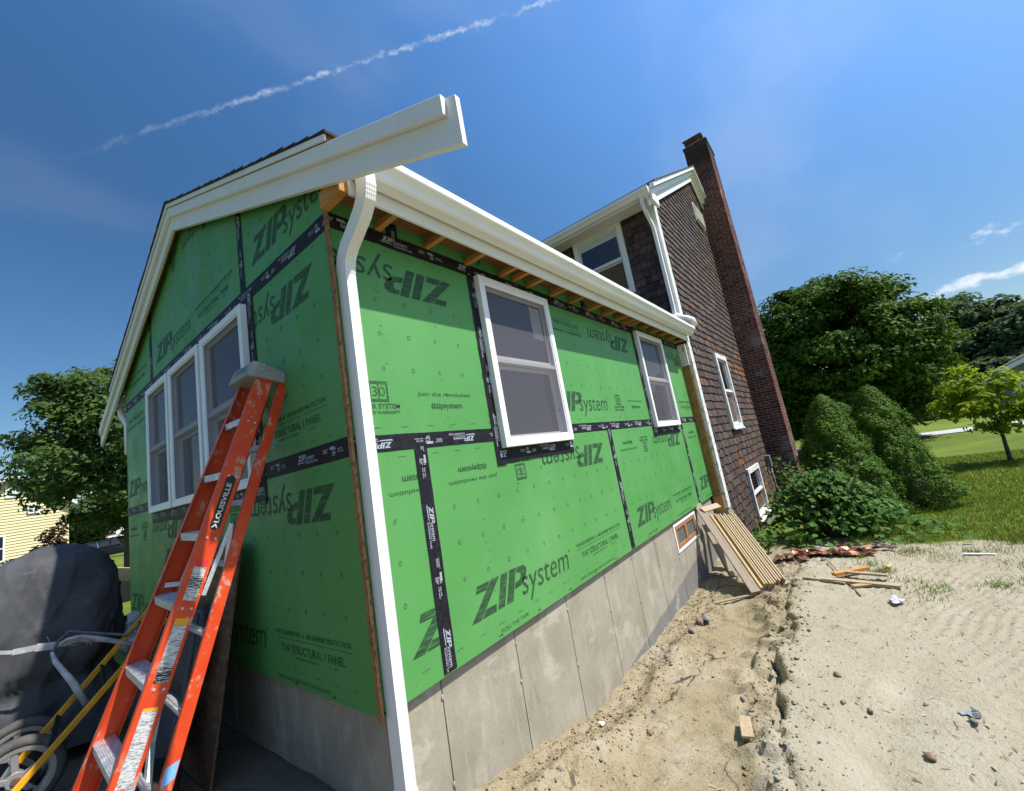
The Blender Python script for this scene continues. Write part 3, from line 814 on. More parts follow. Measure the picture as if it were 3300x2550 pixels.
# flashing tape with its white print
def tape_print(polys_fn, L):
    o = []
    per = 0.636; k = 0
    s0 = -0.40
    while s0 + k * per < L:
        b = s0 + k * per; k += 1
        sc = 0.17; 
        for g in ZIPG: o.append([(b + (a - 0.19) * sc * 1.0, -0.004 + (c_ - 0.158) * sc) for a, c_ in g])
        o += [[(b + a, c_) for a, c_ in q] for q in fit_text('system', 0.086, 0.185, -0.004, 0.012, 0.01, 0.16, 'xem')]
        o += [[(b + a, c_) for a, c_ in q] for q in [[(-0.012, -0.011), (0.075, -0.011), (0.072, -0.016), (0.0, -0.018)]] + rect(0.075, 0.185, -0.0115, -0.0095)]
        o += [[(b + a, c_) for a, c_ in q] for q in fit_text('FLASHING TAPE', 0.085, 0.222, -0.027, -0.016, 0.02)]
        for j in range(4): o += rect(b + 0.28, b + 0.325 + 0.012 * (j == 0), 0.016 - 0.006 * j, 0.0185 - 0.006 * j)
        o += rect(b + 0.353, b + 0.40, 0.010, 0.024)
        o += rect(b + 0.375, b + 0.379, -0.004, 0.007) + rect(b + 0.375, b + 0.405, 0.005, 0.008) + rect(b + 0.404, b + 0.408, 0.005, 0.018)
        for j in range(3): o += rect(b + 0.372, b + 0.41 - 0.006 * j, -0.008 - 0.007 * j, -0.0045 - 0.007 * j)
        o += [[(b + a, c_) for a, c_ in q] for q in fit_text('ROLL FOR', 0.425, 0.475, 0.000, 0.009, 0.03)]
        o += [[(b + a, c_) for a, c_ in q] for q in fit_text('Rodar Aplanar', 0.425, 0.485, -0.014, -0.004, 0.03)]
    return o
def tape(wall, a, b, width=0.089, flipdir=False, lvl=0, ph=0.0, mat='black_tape', prn=True):
    """strip from a=(u,v) to b=(u,v) on a wall face"""
    (ua, va), (ub, vb) = a, b
    L = math.hypot(ub - ua, vb - va); du, dv = (ub - ua) / L, (vb - va) / L; nu, nv = -dv, du
    base = 0.0022 + 0.0016 * lvl
    m = MB(); N = max(2, int(L / 0.05)); rr = random.Random(int((ua + va * 3 + L) * 1000))
    prof = [(-0.5, 0.0), (-0.48, 0.0007), (-0.02, 0.0008), (0.0, 0.0014), (0.02, 0.0008), (0.48, 0.0007), (0.5, 0.0)]
    vs = []; fs = []
    for i in range(N + 1):
        s = L * i / N; jit = rr.uniform(-0.0012, 0.0012)
        for q, h in prof:
            w_ = q * width + (jit if abs(q) > 0.4 else 0)
            vs.append((ua + du * s + nu * w_, -(base + h), va + dv * s + nv * w_))
    k = len(prof)
    for i in range(N):
        for j in range(k - 1):
            fs.append((i * k + j, i * k + j + 1, (i + 1) * k + j + 1, (i + 1) * k + j))
    m.add(vs, [tuple(reversed(f_)) for f_ in fs])
    o = m.build('flashing_tape', mat, add, loc=(0, 0, 0), rotz=0 if wall == 'long' else GROT)
    if prn:
        pl = [[(s + ph, t) for s, t in q] for q in tape_print(None, L + 0.7)]
        pl = clip_all(pl, 0.004, L - 0.004, -width / 2, width / 2)
        if flipdir: pl = [[(L - s, -t) for s, t in q] for q in pl]
        pl = [[(ua + du * s + nu * t, va + dv * s + nv * t) for s, t in q] for q in pl]
        if pl: flat(pl, base + 0.0020).build('printed_lettering', 'light_print', o)
    return o
# long wall seams (horizontal, then vertical), flashing round the windows
tape('long', (0.0, PH), (1.10, PH), 0.088, True, 0, 0.0)
tape('long', (2.05, PH), (4.14, PH), 0.084, True, 0, 0.15)
tape('long', (5.13, PH), (END, PH), 0.084, True, 0, 0.25)
tape('long', (0.0, 2 * PH), (END, 2 * PH), 0.092, False, 0, 0.1)
for k in range(3):
    tape('long', (S1 + k * PW, PH - 0.03), (S1 + k * PW, 0.012), 0.089 if k == 0 else 0.08, False, 1, 0.10 + 0.2 * k)
    tape('long', (S1 + k * PW, TOPV), (S1 + k * PW, 2 * PH + 0.03), 0.085, False, 1, 0.3)
for (a0, a1, b0, b1), lv in ((LW1, 2), (LW2, 2)):
    tape('long', (a0 - 0.018, b1 + 0.05), (a0 - 0.018, b0 - 0.115), 0.098, False, lv, 0.22)
    tape('long', (a1 + 0.012, b1 + 0.05), (a1 + 0.012, b0 - 0.10), 0.07, False, lv, 0.35)
    tape('long', (a1 + 0.04, b0 - 0.035), (a0 - 0.03, b0 - 0.035), 0.13, False, lv + 1, 0.05)
    tape('long', (a0 - 0.06, b1 + 0.025), (a1 + 0.05, b1 + 0.025), 0.07, False, lv + 1, 0.2)
# gable seams
tape('gable', (-1.07, PH), (0.0, PH), 0.10, False, 0, 0.28)
tape('gable', (-GW, PH), (-3.61, PH), 0.09, False, 0, 0.3)
tape('gable', (0.0, 2 * PH), (-GW, 2 * PH), 0.10, False, 0, 0.12)
tape('gable', (-1.13, 3.32), (-1.13, 2 * PH + 0.03), 0.085, False, 1, 0.02)
tape('gable', (-3.55, 3.27), (-3.55, 2 * PH + 0.03), 0.085, False, 1, 0.3)
tape('gable', (-1.04, 2 * PH), (-1.04, 1.02), 0.10, False, 2, 0.40)
tape('gable', (-3.64, 2 * PH), (-3.64, 1.06), 0.08, False, 2, 0.2, prn=False)
tape('gable', (-3.66, 1.10), (-1.0, 1.10), 0.12, False, 3, 0.4)

# windows ------------------------------------------------------------
def window(parent, u0, u1, v0, v1, rotz, loc=(0, 0, 0), out=0.055, casing=0.055, screen=True, label=None, trim='white_vinyl', sticker=False, blind=False, sill=False):
    w = empty('window', loc, rotz, parent)
    if label: w['label'] = label
    def fr(m, a0, a1, b0, b1, t, y0, y1):
        m.box(a0, a0 + t, y0, y1, b0, b1); m.box(a1 - t, a1, y0, y1, b0, b1)
        m.box(a0 + t, a1 - t, y0, y1, b1 - t, b1); m.box(a0 + t, a1 - t, y0, y1, b0, b0 + t)
    m = MB(); fr(m, u0, u1, v0, v1, casing, -out, -0.006); m.build('frame', trim, w, bevel=0.004)
    m = MB(); fr(m, u0 + 0.010, u1 - 0.010, v0 + 0.010, v1 - 0.010, casing, -0.0055, 0.05); m.build('jamb', trim, w)
    c = casing; mid = (v0 + v1) / 2 - 0.005
    a0, a1, b0, b1 = u0 + c, u1 - c, v0 + c, v1 - c
    m = MB(); fr(m, a0 + .001, a1 - .001, mid + .016, b1 - .001, 0.030, -0.012, 0.012); m.build('upper_sash', trim, w, bevel=0.003)
    m = MB(); fr(m, a0 + .001, a1 - .001, b0 + .001, mid - .016, 0.032, 0.016, 0.040); m.build('lower_sash', trim, w, bevel=0.003)
    m = MB(); m.box(a0 + .001, a1 - .001, -out + 0.016, 0.014, mid - 0.0155, mid + 0.0155); m.build('meeting_rail', trim, w, bevel=0.003)
    m = MB(); m.box(a0 + 0.03, a1 - 0.03, -0.002, 0.002, mid + 0.045, b1 - 0.031); m.build('pane', 'window_glass', w)
    m = MB(); m.box(a0 + 0.032, a1 - 0.032, 0.026, 0.030, b0 + 0.032, mid - 0.048); m.build('pane', 'window_glass', w)
    if blind:
        m = MB(); m.box(a0 + 0.031, a1 - 0.031, -0.005, -0.0025, b1 - 0.16, b1 - 0.032); m.build('blind', 'blind_white', w)
    if screen:
        m = MB(); y = -out + 0.012
        m.add([(a0, y, b0), (a1, y, b0), (a1, y, b1), (a0, y, b1)], [(0, 1, 2, 3)]); m.build('insect_screen', 'insect_screen', w)
        m = MB(); fr(m, a0 + .0005, a1 - .0005, b0 + .0005, b1 - .0005, 0.012, -out + 0.008, -out + 0.018); m.build('screen_frame', trim, w)
    if sticker:
        m = MB(); m.box(a1 - 0.20, a1 - 0.05, -0.0045, -0.0025, b1 - 0.34, b1 - 0.05); m.build('sticker', 'window_label', w)
    if sill:
        m = MB(); m.box(u0 - 0.02, u1 + 0.02, -out - 0.02, -out - 0.001, v0 - 0.02, v0 + 0.012); m.build('sill', trim, w)
    return w
window(add, *LW1, 0, label='sunlit screened window nearest the downspout', sticker=True)
window(add, *LW2, 0, label='sunlit screened window nearest the shingled house')
for i, (a, b) in enumerate(GWIN):
    window(add, a, b, GV0, GV1, GROT, out=0.05, casing=0.05, label=['right window of the shaded gable trio, behind the ladder', 'middle window of the shaded gable trio', 'left window of the shaded gable trio'][i])

# roof ---------------------------------------------------------------
roof = empty('roof', parent=add)
EY = -0.235
def roof_z(y): return APZ + 0.012 - SLOPE * abs(y - APY)
for sgn in (-1, 1):
    ye = EY if sgn < 0 else 2 * APY - EY
    m = MB(); poly = [(APY, roof_z(APY)), (ye, roof_z(ye)), (ye, roof_z(ye) - 0.03), (APY, roof_z(APY) - 0.03)]
    m.prism(poly if sgn < 0 else poly[::-1], lambda a, b, t: (t, a, b), -0.098, 6.09)
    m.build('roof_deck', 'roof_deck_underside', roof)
    L = math.hypot(APY - EY, SLOPE * (APY - EY)); nco = 20; rr = random.Random(sgn + 5)
    for i in range(nco):
        s0 = i / nco; s1 = (i + 1.25) / nco
        yA = ye + (APY - ye) * s0; yB = ye + (APY - ye) * min(1.0, s1); lift = 0.011 + rr.uniform(0, 0.006)
        xo = -0.118 - rr.uniform(0, 0.006)
        m = MB()
        zA, zB = roof_z(yA), roof_z(yB)
        if i == 0: yA += -0.02 if sgn < 0 else 0.02; zA = roof_z(yA)
        poly = [(yA, zA + 0.003), (yA, zA + lift + 0.006), (yB, zB + 0.006), (yB, zB + 0.0025)]
        m.prism(poly if sgn > 0 else poly[::-1], lambda a, b, t: (t, a, b), xo, 6.12)
        m.build('shingle_course', 'asphalt_shingle', roof)
    # drip edge
    m = MB(); poly = [(ye, roof_z(ye) - 0.001), (APY, roof_z(APY) - 0.001), (APY, roof_z(APY) - 0.034), (ye, roof_z(ye) - 0.034)]
    m.prism(poly if sgn > 0 else poly[::-1], lambda a, b, t: (t, a, b), -0.112, -0.101)
    m.build('drip_edge', 'white_gutter', roof)
m = MB(); m.prism([(APY - 0.13, roof_z(APY - 0.13) + 0.018), (APY, roof_z(APY) + 0.024), (APY + 0.13, roof_z(APY + 0.13) + 0.018), (APY + 0.13, roof_z(APY + 0.13) + 0.012), (APY, roof_z(APY) + 0.017), (APY - 0.13, roof_z(APY - 0.13) + 0.012)], lambda a, b, t: (t, a, b), -0.122, 6.12)
m.build('ridge_cap', 'asphalt_shingle', roof)
# rake boards: wide lower board and a narrow proud one, both running past the eaves
TAIL = -1.0
def rake(yend, h0, h1, x0, x1, name, yext):
    """h0,h1: depth below the rake line of top and bottom edges"""
    for sgn in (-1, 1):
        ye = (yend - yext) if sgn < 0 else 2 * APY - (yend - yext)
        m = MB(); poly = [(APY + sgn * 0.0006, rake_z(APY) - h0), (ye, rake_z(ye) - h0), (ye, rake_z(ye) - h1), (APY + sgn * 0.0006, rake_z(APY) - h1)]
        m.prism(poly if sgn < 0 else poly[::-1], lambda a, b, t: (t, a, b), x0, x1)
        m.build(name, 'white_trim', add, bevel=0.003)
rake(TAIL, 0.028, 0.235, -0.075, -0.050, 'rake_board', 0.05)
rake(TAIL, 0.026, 0.112, -0.100, -0.0755, 'rake_trim', 0.0)
m = MB()
for sgn in (-1, 1):
    poly = [(APY, rake_z(APY) - 0.04), (APY + sgn * 2.55, rake_z(APY + 2.55) - 0.04), (APY + sgn * 2.55, rake_z(APY + 2.55) - 0.11), (APY, rake_z(APY) - 0.11)]
    m.prism(poly if sgn < 0 else poly[::-1], lambda a, b, t: (t, a, b), -0.0495, -0.004)
m.build('rake_blocking', 'orange_lumber', add)

# eaves: fascia, gutter, open rafter tails ----------------------------
m = MB(); m.box(0.0, 6.00, -0.232, -0.212, 2.455, 2.675); m.build('fascia', 'white_trim', add, bevel=0.003)
m = MB(); m.box(0.001, 6.00, -0.2445, -0.2325, 2.57, 2.672); m.build('fascia_strip', 'white_trim', add, bevel=0.003)
TAILS = [0.314, 0.691, 1.065, 1.448, 1.62, 1.818, 2.204, 2.559, 2.939, 3.298, 3.668, 3.859, 4.041, 4.407, 4.768, 5.142, 5.57, 5.92]
for i, x in enumerate(TAILS):
    m = MB(); hz = 2.482 + 0.006 * math.sin(i * 2.1)
    m.box(x - 0.019, x + 0.019, -0.2118, -0.001, hz, hz + 0.036); m.build('rafter_tail', 'orange_lumber', add, bevel=0.002)
m = MB(); m.box(-0.046, 0.004, -0.2118, -0.022, 2.47, 2.56); m.build('rafter_tail', 'orange_lumber', add, bevel=0.002)
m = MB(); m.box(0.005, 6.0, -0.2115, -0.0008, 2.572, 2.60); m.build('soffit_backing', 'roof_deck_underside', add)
# gutter (ogee profile swept along x)
gut = [(-0.2455, 2.655), (-0.2455, 2.535), (-0.318, 2.535), (-0.330, 2.548), (-0.337, 2.572), (-0.352, 2.592), (-0.368, 2.604), (-0.372, 2.612), (-0.372, 2.650), (-0.366, 2.656), (-0.358, 2.656), (-0.358, 2.650), (-0.366, 2.648), (-0.366, 2.615), (-0.345, 2.596), (-0.331, 2.574), (-0.324, 2.552), (-0.314, 2.541), (-0.2515, 2.541), (-0.2515, 2.655)]
m = MB(); m.prism(gut[::-1], lambda a, b, t: (t, a, b), 0.0, 5.93); m.build('gutter', 'white_gutter', add)
m = MB(); m.prism([(-0.2457, 2.657), (-0.2457, 2.533), (-0.319, 2.533), (-0.333, 2.55), (-0.339, 2.571), (-0.354, 2.591), (-0.374, 2.607), (-0.374, 2.657)][::-1], lambda a, b, t: (t, a, b), 5.9305, 5.937); m.build('gutter_end_cap', 'white_gutter', add)
for gxj in (2.02, 4.05):
    m = MB(); m.prism([(a - (0.0015 if a < -0.25 else -0.0005), b + (-0.0015 if b < 2.6 else 0.001)) for a, b in gut[:9]][::-1] + [(-0.2448, 2.656)], lambda a, b, t: (t, a, b), gxj, gxj + 0.05); m.build('gutter_joint', 'white_gutter', add)
# downspout: fluted tube with two pleated elbows
def flute(w, d, nf=4):
    pr = [(-w / 2, -d / 2), (-w / 2, d / 2)]
    k = nf * 4
    for i in range(1, k):
        pr.append((-w / 2 + w * i / k, d / 2 - (0.0032 if i % 4 in (2, 3) else 0.0)))
    pr += [(w / 2, d / 2), (w / 2, -d / 2)]
    return pr
DX = 0.046
prof = flute(0.056, 0.084, 5)
straight = [(DX, -0.047, 2.135), (DX, -0.047, 1.0), (DX, -0.047, -0.10), (DX, -0.047, -0.52)]
ds = empty('downspout', parent=add)
m = MB(); m.sweep(prof, straight, (1, 0, 0)); m.build('downspout_pipe', 'white_gutter', ds, bevel=0.0015)
pth = []
ctrl = [(-0.305, 2.534), (-0.305, 2.47), (-0.29, 2.41), (-0.245, 2.355), (-0.17, 2.295), (-0.10, 2.24), (-0.062, 2.19), (-0.048, 2.14), (-0.0472, 2.105)]
for i in range(len(ctrl) - 1):
    for k in range(6):
        t = k / 6; pth.append((DX, ctrl[i][0] * (1 - t) + ctrl[i + 1][0] * t, ctrl[i][1] * (1 - t) + ctrl[i + 1][1] * t))
pth.append((DX, ctrl[-1][0], ctrl[-1][1]))
vs_path = []
m = MB(); n_ = len(prof)
pv = [Vector(q) for q in pth]
vs = []; fs = []
for i, q in enumerate(pv):
    d = (pv[min(i + 1, len(pv) - 1)] - pv[max(i - 1, 0)]).normalized(); u = Vector((1, 0, 0)); w_ = d.cross(u).normalized()
    bend = 1.035 + (0.035 if (i % 2 == 0 and (4 < i < 22 or 28 < i < 46)) else 0.0)
    vs += [q + u * a * bend + w_ * b * bend for a, b in prof]
for i in range(len(pv) - 1):
    for k in range(n_):
        k2 = (k + 1) % n_; fs.append((i * n_ + k, i * n_ + k2, (i + 1) * n_ + k2, (i + 1) * n_ + k))
m.add(vs, fs); m.build('downspout_elbow', 'white_gutter', ds)
m = MB(); m.box(DX - 0.030, DX + 0.030, -0.0905, -0.001, -0.30, -0.285); m.build('pipe_strap', 'white_gutter', ds)

# foundation ---------------------------------------------------------
fnd = empty('foundation', parent=add)
seams = [0.037, 0.371, 0.985, 1.61, 2.24, 2.84, 3.47, 4.11, 4.73, 5.30, 6.0]
VENT = (4.11, 5.03, -0.375, -0.045)
def fpanel(a, b, z0, z1): 
    m = MB(); m.box(a + 0.0028, b - 0.0028, 0.036, 0.10, z0, z1); return m.build('foundation_panel', 'foundation_concrete', fnd, bevel=0.003)
for i in range(len(seams) - 1):
    a, b = seams[i], seams[i + 1]
    if b <= VENT[0] + .001 or a >= VENT[1]: fpanel(a, b, -1.25, -0.004)
    else:
        fpanel(a, b, -1.25, VENT[2])
        fpanel(a, b, VENT[3], -0.004)
        if b > VENT[1]: fpanel(VENT[1] + .002, b, VENT[2] + .0005, VENT[3] - .0005)
m = MB(); m.box(0.05, 6.0, 0.043, 0.25, -1.3, -0.01); m.build('joint_backing', 'dark_joint', fnd)
gs = [0.037, 0.62, 1.23, 1.84, 2.45, 3.06, 3.67, 4.28, GW]
for i in range(len(gs) - 1):
    m = MB(); m.box(0.036, 0.10, gs[i] + 0.0025, gs[i + 1] - 0.0025, -0.9, -0.004)
    m.build('foundation_panel', 'foundation_concrete', fnd, bevel=0.003)
# grout lumps at the form ties
rr = random.Random(3)
import bmesh
def lump(name, loc, r, mat, parent=None, seed=0, squash=(1, 1, 1), sub=1, amp=0.35):
    bm = bmesh.new(); bmesh.ops.create_icosphere(bm, subdivisions=sub + 1, radius=1.0)
    q = random.Random(seed); ph = [q.uniform(0, 6.28) for _ in range(6)]
    for v in bm.verts:
        c_ = v.co.copy(); k = 1 + amp * 0.5 * (math.sin(3.1 * c_.x + ph[0]) * math.sin(2.7 * c_.y + ph[1]) + math.sin(4.3 * c_.z + ph[2]) * 0.6 + 0.4 * math.sin(6 * c_.x + 5 * c_.z + ph[3])) + q.uniform(-amp, amp) * 0.12
        v.co = Vector((c_.x * squash[0], c_.y * squash[1], c_.z * squash[2])) * r * k
    me = bpy.data.meshes.new(name); bm.to_mesh(me); bm.free()
    me.materials.append(MATS[mat]); me.polygons.foreach_set('use_smooth', [True] * len(me.polygons))
    o = bpy.data.objects.new(name, me); col.objects.link(o); o.location = loc
    if parent: o.parent = parent
    return o
for i, x in enumerate(seams[1:-1]):
    for z in ((-0.10, -0.50) if i % 2 == 0 else (-0.07, -0.33)):
        if VENT[0] - .05 < x < VENT[1] + .05 and z > VENT[2] - .05: continue
        lump('grout_lump', (x + rr.uniform(-.006, .006), 0.034, z + rr.uniform(-.03, .03)), 0.010, 'foundation_concrete', fnd, i * 7 + int(z * 100), (0.9, 0.5, 1.3))
# basement hatch: timber frame with two openings
v = empty('basement_hatch', parent=add)
v['label'] = 'orange timber basement hatch with two dark openings set low in the foundation'
a0, a1, b0, b1 = VENT
m = MB(); t = 0.03
m.box(a0 + .002, a0 + t, 0.026, 0.09, b0 + .001, b1 - .001); m.box(a1 - t, a1, 0.026, 0.09, b0 + .001, b1 - .001); m.box(a0 + t, a1 - t, 0.026, 0.09, b1 - t, b1 - .001); m.box(a0 + t, a1 - t, 0.026, 0.09, b0 + .001, b0 + t)
m.build('mortar_surround', 'chalk_white', v)
m = MB(); s = 0.075; a0 += t; a1 -= t; b0 += t; b1 -= t; mid_ = (a0 + a1) / 2
m.box(a0, a0 + s, 0.030, 0.085, b0, b1); m.box(a1 - s, a1, 0.030, 0.085, b0, b1); m.box(mid_ - 0.04, mid_ + 0.04, 0.030, 0.085, b0 + 0.05, b1 - 0.05)
m.box(a0 + s, a1 - s, 0.030, 0.085, b1 - 0.05, b1); m.box(a0 + s, a1 - s, 0.030, 0.085, b0, b0 + 0.05); m.build('hatch_frame', 'hatch_timber', v, bevel=0.003)
for q0, q1 in ((a0 + s, mid_ - 0.04), (mid_ + 0.04, a1 - s)):
    m = MB(); m.box(q0 + .001, q1 - .001, 0.070, 0.075, b0 + 0.051, b1 - 0.051); m.build('pane', 'window_glass', v)
    m = MB(); m.add([(q0 + .01, 0.066, b0 + .06), (q0 + 0.13, 0.055, b0 + 0.07), (q0 + .10, 0.062, b0 + .14), (q0 + .03, 0.066, b0 + .12)], [(0, 1, 2, 3)]); m.build('torn_film', 'dark_strap', v)
# torn strip where the addition meets the old house: bare boards and peeling corner board
m = MB(); m.box(6.062, 6.098, -0.118, 0.10, -0.02, 2.46); m.build('bare_board', 'weathered_osb', add)
m = MB(); m.box(6.056, 6.100, -0.125, 0.02, 2.10, 2.46); m.build('old_trim_scrap', 'old_white_paint', add, bevel=0.004)
m = MB(); m.box(6.063, 6.097, -0.128, 0.015, -0.24, -0.025); m.build('sill_board', 'orange_lumber', add)
# far gutter on the back eave
m = MB(); m.box(-0.03, 6.0, GW + 0.22, GW + 0.33, 2.52, 2.64); m.build('rear_gutter', 'white_gutter', add)
m = MB(); m.tube([(0.0, GW + 0.27, 2.52), (0.0, GW + 0.25, 2.42), (0.02, GW + 0.05, 2.25), (0.02, GW + 0.05, 1.9)], 0.035, 8); m.build('rear_downspout', 'white_gutter', add, smooth=True)

# ================================================================== THE SHINGLED HOUSE
old = empty('shingled_house', (6.12, -0.15, -1.0))
tag(old, 'two-storey house clad in weathered brown cedar shingles with white trim and a brick chimney', 'house')
OX, OY, OZ = 6.12, -0.15, -1.0
def P0(x, y, z): return (x - OX, y - OY, z - OZ)
class OMB(MB):
    def build(s, *a, **k):
        s.v = [(x - OX, y - OY, z - OZ) for x, y, z in s.v]; return MB.build(s, *a, **k)
AX, AZ, EZ = 10.5, 7.80, 5.08          # ridge x, ridge z, eave z
XR = 2 * AX - OX
def old_roof_z(x): return AZ - 0.57 * abs(x - AX)
# wall carcass
m = OMB()
m.prism([(OX + 0.02, -1.6), (XR - .02, -1.6), (XR - .02, old_roof_z(XR) - 0.05), (AX, AZ - 0.08), (OX + 0.02, old_roof_z(OX) - 0.05)][::-1], lambda a, b, t: (a, t, b), OY + 0.02, OY + 9.0)
carc = m.build('wall', 'dark_lumber', old)
SH_TINT = [(1.0, 0.98, 0.96), (0.78, 0.76, 0.76), (1.25, 1.2, 1.18), (0.55, 0.52, 0.52), (1.5, 1.42, 1.38), (0.9, 0.78, 0.70)]
ORANGE = (2.6, 1.40, 0.55)
def shingle_geo(w, h, drop=0.0, lean=0.0):
    t0, t1 = 0.030, 0.004
    vs = [(0.003, -t0, drop), (w - 0.003, -t0, drop + lean), (w - 0.003, -t1, h), (0.003, -t1, h), (0.003, 0, drop), (w - 0.003, 0, drop + lean), (w - 0.003, 0, h), (0.003, 0, h)]
    return vs, [(0, 1, 2, 3), (4, 5, 1, 0), (5, 6, 2, 1), (7, 4, 0, 3)]
EXPO = 0.138
shv = {}
for wi, w in enumerate((0.085, 0.11, 0.135, 0.165)):
    for ti, tn in enumerate(SH_TINT + [ORANGE]):
        vs, fs = shingle_geo(w, EXPO * 1.35, random.uniform(-0.014, 0.008), random.uniform(-0.010, 0.010))
        q = MB(); q.add(vs, fs, tn); shv[(wi, ti)] = q.mesh('shingle', 'cedar_shingle')
SWID = (0.085, 0.11, 0.135, 0.165)
def shingle_list(face, u0, u1, z0, z1, inside, holes, orange_p):
    out = []; rr = random.Random(face == 'side'); z = z0; row = 0
    while z < z1:
        u = u0 + rr.uniform(-0.1, 0)
        while u < u1:
            wi = rr.choices((0, 1, 2, 3), (2, 3, 3, 2))[0]; w = SWID[wi]
            uc = u + w / 2; zc = z + EXPO / 2
            ok = u >= u0 - 0.001 and u + w <= u1 + 0.001 and inside(uc, zc)
            for (h0, h1, h2, h3) in holes:
                if h0 - 0.02 < uc < h1 + 0.02 and h2 - 0.05 < zc < h3 + 0.02: ok = False
            if ok:
                ti = 6 if rr.random() < orange_p(uc, zc) else rr.choices(range(6), (5, 4, 3, 3, 1.2, 2))[0]
                out.append((face, u, z + rr.uniform(-0.006, 0.006), wi, ti, rr.uniform(-0.015, 0.015)))
            u += w + 0.002
        z += EXPO; row += 1
    return out
UPW = (7.85, 8.85, 0.95, 2.48); LOW = (8.10, 9.40, -0.86, 0.14)      # windows on the chimney side
def inside_g(u, z): return z < old_roof_z(u) - 0.30 + 0.0
def orange_g(u, z):
    p_ = 0.015
    if 1.7 < z < 2.9: p_ += 0.30 * math.exp(-((z - (3.0 - 0.10 * (u - 6.5) * 2)) / 0.16) ** 2)
    if u > 9.0: p_ += 0.16 * min(1, (u - 9.0) / 2) * (1 if z < 3.2 else 0.25)
    if 7.8 < u < 9.2 and 0.3 < z < 0.95: p_ += 0.25
    return p_
CHX0, CHX1, CHY0 = 11.35, 12.35, -0.70
gab = shingle_list('gable', OX + 0.16, CHX0 - 0.01, -0.98, 8.2, inside_g, [UPW, LOW, (9.9, 10.9, 6.15, 6.75)], orange_g)
gab2 = shingle_list('gable', CHX1 + 0.01, XR - 0.05, -0.98, 8.2, inside_g, [], lambda a, b: 0.01)
sid = shingle_list('side', 0.02, 7.5, 2.72, 5.02, lambda a, b: True, [(0.63, 1.64, 3.55, 5.06)], lambda a, b: 0.0)
def sh_pos(s):
    face, u, z, wi, ti, r_ = s
    return (u, OY, z) if face == 'gable' else (OX, OY + u, z)
def cam_d(s):
    a = sh_pos(s); d = (Vector(a) - CAM); 
    # foreshortened size in the picture
    nrm = Vector((0, -1, 0)) if s[0] == 'gable' else Vector((-1, 0, 0))
    return -SWID[s[3]] * abs(d.normalized().dot(nrm)) / d.length_squared
allsh = sorted(gab + sid, key=cam_d)
vis = [s for s in allsh if not (s[0] == 'side' and (s[1] > 3.6 or s[2] < 2.95 + 0.0))]
near_sh = vis[:300]; nset = set(id(s) for s in near_sh)
for s in near_sh:
    x, y, z = sh_pos(s)
    if s[0] == 'gable': inst(shv[(s[3], s[4])], 'shingle', carc, P0(x, y + 0.0195, z), (0, s[5], 0))
    else: inst(shv[(s[3], s[4])], 'shingle', carc, P0(x + 0.0195, y + SWID[s[3]], z), (0, 0, GROT))
st = OMB()
for s in allsh + gab2:
    if id(s) in nset: continue
    x, y, z = sh_pos(s); w = SWID[s[3]]
    vs, fs = shingle_geo(w, EXPO * 1.35, random.uniform(-0.014, 0.008), random.uniform(-0.010, 0.010))
    tn = (SH_TINT + [ORANGE])[s[4]]
    if s[0] == 'gable': st.add([(x + a, y + 0.0195 + b, z + c_) for a, b, c_ in vs], fs, tn)
    else: st.add([(x + 0.0195 + b, y + w - a, z + c_) for a, b, c_ in vs], fs, tn)
so = st.build('shingles', 'cedar_shingle', carc); so['kind'] = 'stuff'
# corner boards, trim, foundation
m = OMB(); m.box(OX - 0.014, OX + 0.15, OY - 0.022, OY - 0.002, -0.22, EZ - 0.02); m.build('corner_board', 'old_white_paint', old, bevel=0.004)
m = OMB(); m.box(OX - 0.024, OX - 0.003, OY - 0.022, OY + 0.10, 2.76, EZ - 0.02); m.build('corner_board', 'white_trim', old, bevel=0.004)
m = OMB(); m.box(OX - 0.012, OX + 0.005, OY - 0.0225, OY + 0.03, -0.22, 2.46); m.build('corner_board_edge', 'old_white_paint', old, bevel=0.003)
m = OMB(); m.box(OX - 0.01, OX + 0.30, OY - 0.003, OY + 0.25, -1.5, -0.235); m.build('foundation', 'foundation_concrete', old)
m = OMB(); m.box(OX + 0.30, XR, OY + 0.0, OY + 0.25, -1.6, -1.0); m.build('foundation', 'foundation_concrete', old)
